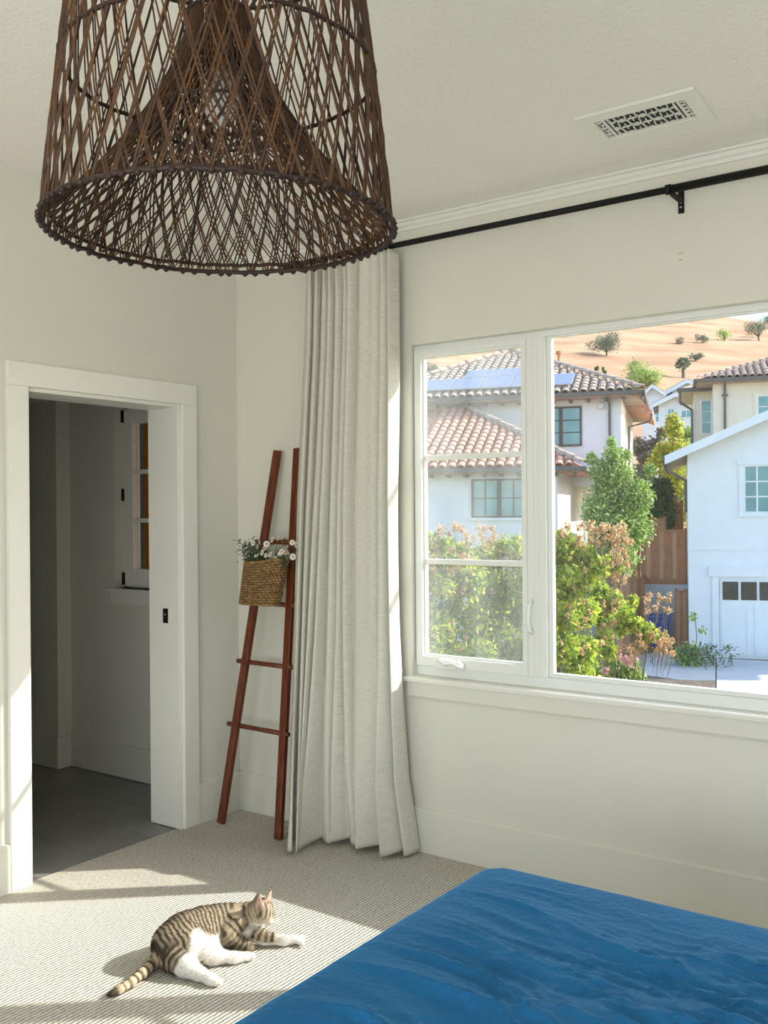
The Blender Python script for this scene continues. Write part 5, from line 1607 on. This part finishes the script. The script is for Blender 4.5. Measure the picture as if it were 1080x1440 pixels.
# palm on the slope
p, w_ = hill_hit(961, 530)
pm = thing('palm_tree', tuple(p), 'palm tree with a drooping shaggy crown on the hillside', 'palm')
h = 30 * w_ / FPX
MB().tube([p - ZU * .3, p + ZU * h * .7], [.35, .28], 8).build('trunk', 'bark_far', pm)
cpt = p + ZU * h * .75; pp = []
for k in range(26):
    a = random.uniform(0, 6.28); el = random.uniform(-.9, 1.2); d = Vector((math.cos(a) * math.cos(el), math.sin(a) * math.cos(el), math.sin(el)))
    for q in range(14):
        t = q / 13; pp.append(np.array(cpt + d * h * .34 * t + ZU * (-.22 * h * t * t)) + RNG.normal(0, .12, 3))
leaves('fronds', np.array(pp), .95, 'L_oak', pm, .3)

# ---------------- garden trees and shrubs near the houses
TZ = tz - .1
def depth_ground(px, w_, z): 
    g = EYE + (_r * ((px - 540) / FPX) + _f) * w_; return Vector((g.x, g.y, z))
def garden_tree(name, label, px, w_, z0, py_top, blobs_px, lm, lsize, n, bark='bark', shell=.3):
    """crown made of leafy masses given by (px, py, radius px); all lie around the trunk's own depth"""
    base = depth_ground(px, w_, z0)
    t = thing(name, tuple(base), label, 'tree')
    top = pt(px, py_top, w_)
    m = MB(); m.tube([base - ZU * .1, base.lerp(top, .5), base.lerp(top, .95)], [.14, .09, .03], 7)
    pts_ = []
    tot = sum(b[2] ** 2 for b in blobs_px)
    for (x, y, r) in blobs_px:
        R_ = r * w_ / FPX; c = pt(x, y, w_ + random.uniform(-.5, .5) * R_)
        pts_.append(blob_points(c, R_, R_, R_ * 1.05, int(n * r * r / tot), shell))
        m.tube([base.lerp(top, .3), c], [.05, .015], 5)
    m.build('trunk', bark, t)
    leaves('foliage', np.concatenate(pts_), lsize, lm, t, .55)
    return t
garden_tree('feathery_tree', 'feathery light green tree between the houses', 862, 26.6, GZ, 612, [(862, 640, 14), (846, 665, 18), (872, 668, 20), (898, 690, 18), (855, 700, 26), (885, 715, 26), (838, 720, 20), (862, 745, 28), (895, 745, 22), (905, 700, 14), (915, 660, 8), (832, 645, 9), (880, 640, 9), (860, 622, 7), (872, 780, 26), (848, 770, 24)], 'L_green', .105, 22000, shell=.1)
garden_tree('dark_tree', 'dark green broad-leaved tree behind the feathery tree', 928, 36.3, TZ, 665, [(928, 690, 18), (931, 715, 18), (915, 720, 18), (926, 740, 15), (905, 740, 14), (938, 728, 12)], 'L_dark', .2, 5500)
garden_tree('yellow_tree', 'yellow-green tree beside the cream house', 950, 42.0, TZ, 585, [(948, 605, 14), (955, 640, 18), (938, 640, 18), (962, 680, 18), (948, 675, 20), (945, 590, 8), (925, 650, 14), (962, 720, 16)], 'L_yellow', .19, 8000, shell=.1)
garden_tree('dry_tree', 'sparse brownish tree in front of the far houses', 906, 50.0, TZ, 610, [(900, 630, 14), (912, 645, 14), (920, 625, 10), (905, 665, 16), (930, 610, 8)], 'L_dry', .25, 2000)
garden_tree('small_tree', 'small bright green tree below the far white house', 955, 58.0, TZ, 598, [(952, 610, 10), (968, 612, 10), (960, 625, 12)], 'L_green', .25, 1200)

def shrub(label, px, w_, blobs_px, seeds_px, n, green='L_myrtle', h0=GZ, lsize=.085):
    base = depth_ground(px, w_, h0)
    t = thing('flowering_shrub', tuple(base), label, 'shrub')
    m = MB(); pts_ = []; tot = sum(b[2] ** 2 for b in blobs_px)
    for (x, y, r) in blobs_px:
        R_ = r * w_ / FPX; c = pt(x, y, w_ + random.uniform(-.35, .35))
        pts_.append(blob_points(c, R_, R_, R_, int(n * r * r / tot), .25))
        if random.random() < .4:
            mid = base.lerp(c, .55) + Vector((random.uniform(-.2, .2), .15 + random.uniform(-.2, .2), 0))
            m.tube([base, mid, c + E2 * .2], [.035, .02, .007], 5)
    sp_ = []
    for (x, y, r, k) in seeds_px:
        R_ = r * w_ / FPX; c = pt(x, y, w_ - .25 + random.uniform(-.2, .2)); sp_.append(blob_points(c, R_ * .8, R_ * .8, R_, k, .1))
        m.tube([c + (base - c).normalized() * .35 + E2 * .1, c], [.004, .002], 3)
    m.build('stems', 'bark', t)
    leaves('foliage', np.concatenate(pts_), lsize, green, t, .5)
    if sp_: leaves('seed_heads', np.concatenate(sp_), .034, 'L_seed', t, .8)
    return t
def rblobs(x0, x1, y0, y1, r0, r1, k):
    return [(random.uniform(x0, x1), random.uniform(y0, y1), random.uniform(r0, r1)) for _ in range(k)]
def rseeds(x0, x1, y0, y1, r0, r1, k, n): return [(*b, n) for b in rblobs(x0, x1, y0, y1, r0, r1, k)]
def fill(x0, x1, y0, y1, step, r0, r1):
    return [(x + random.uniform(-step, step) * .5, y + random.uniform(-step, step) * .5, random.uniform(r0, r1)) for x in np.arange(x0, x1, step) for y in np.arange(y0, y1, step)]
shrub('tall seeding myrtle shrub in front of the plain stucco wall', 625, 12.5, fill(585, 668, 785, 970, 26, 15, 25) + [(625, 768, 14), (603, 762, 13), (650, 775, 12)], rseeds(592, 668, 738, 805, 4, 9, 46, 34) + rseeds(592, 668, 800, 940, 3, 6, 26, 20), 15000)
shrub('tall seeding myrtle shrub below the two-sash window', 705, 13.0, fill(670, 752, 785, 970, 26, 15, 25) + [(722, 768, 15), (690, 775, 13), (705, 770, 12)], rseeds(668, 740, 740, 800, 4, 9, 44, 34) + rseeds(668, 740, 800, 940, 3, 6, 26, 20), 15000)
shrub('leafy yellow-green myrtle shrub with orange seed heads', 805, 12.0, fill(775, 842, 775, 965, 25, 14, 23) + rblobs(800, 868, 770, 820, 12, 20, 8), rseeds(780, 888, 738, 775, 4, 8, 56, 36) + rseeds(780, 850, 775, 920, 3, 6, 26, 22) + rseeds(858, 886, 782, 818, 4, 7, 14, 36), 17000)
shrub('arching myrtle branch with heavy orange seed heads over the path', 880, 13.5, [(845, 835, 16), (862, 845, 14), (880, 865, 12), (895, 880, 12), (912, 890, 11), (870, 880, 14), (848, 870, 16), (930, 896, 8), (890, 845, 8), (850, 900, 14), (838, 850, 14), (855, 915, 12)], rseeds(890, 950, 886, 920, 3, 7, 40, 32) + rseeds(905, 943, 836, 864, 3, 6, 20, 30) + rseeds(845, 875, 840, 900, 3, 6, 22, 24), 5200)
ps = shrub('low green garden plant with pink blossom under the window', 868, 14.0, rblobs(825, 895, 930, 985, 10, 20, 14), rseeds(870, 895, 905, 935, 5, 9, 4, 50), 4200, 'L_green', GZ, .07)
pk = np.concatenate([blob_points(pt(x, y, 13.6), .06, .06, .06, 34, .2) for x, y in ((876, 928), (882, 930), (871, 925), (853, 942), (886, 934), (892, 925), (850, 945), (864, 792), (858, 800))])
leaves('blossom', pk, .045, 'L_pink', ps, .8)
# dark grasses at the corner of the garage house
gb = gpx(985, 937); gp = thing('grass_clump', tuple(gb), 'clump of dark strappy grass at the corner of the driveway', 'plant')
pp = []
for k in range(60):
    a = random.uniform(0, 6.28); b = gb + Vector((random.gauss(0, .5), random.gauss(0, .3), 0)); 
    for q in range(8): t = q / 7; pp.append(np.array(b + Vector((math.cos(a) * .5 * t * t, math.sin(a) * .5 * t * t, .75 * t - .2 * t * t))))
leaves('blades', np.array(pp), .20, 'L_grass', gp, .25)
gb = gpx(966, 937); gp = thing('leafy_plant', tuple(gb), 'small broad-leaved plant against the white house corner', 'plant')
leaves('foliage', blob_points(gb + ZU * .35, .45, .35, .35, 260, .2), .18, 'L_green', gp, .5)
MB().tube([gb, gb + ZU * .4], .02, 5).build('stem', 'stem', gp)
gb = gpx(988, 940) ; gb = gb + E1 * -.25
gp = thing('flower_stalk', tuple(gb), 'tall thin flower stalk rising above the grass clump', 'plant')
MB().tube([gb, gb + ZU * .9 + E1 * .1, gb + ZU * 1.55 + E1 * .05], .012, 5).build('stem', 'stem', gp)
leaves('foliage', np.concatenate([blob_points(gb + ZU * 1.5, .2, .2, .15, 40, .3), blob_points(gb + ZU * 1.1 + E1 * .25, .15, .15, .12, 30, .3)]), .11, 'L_green', gp, .6)
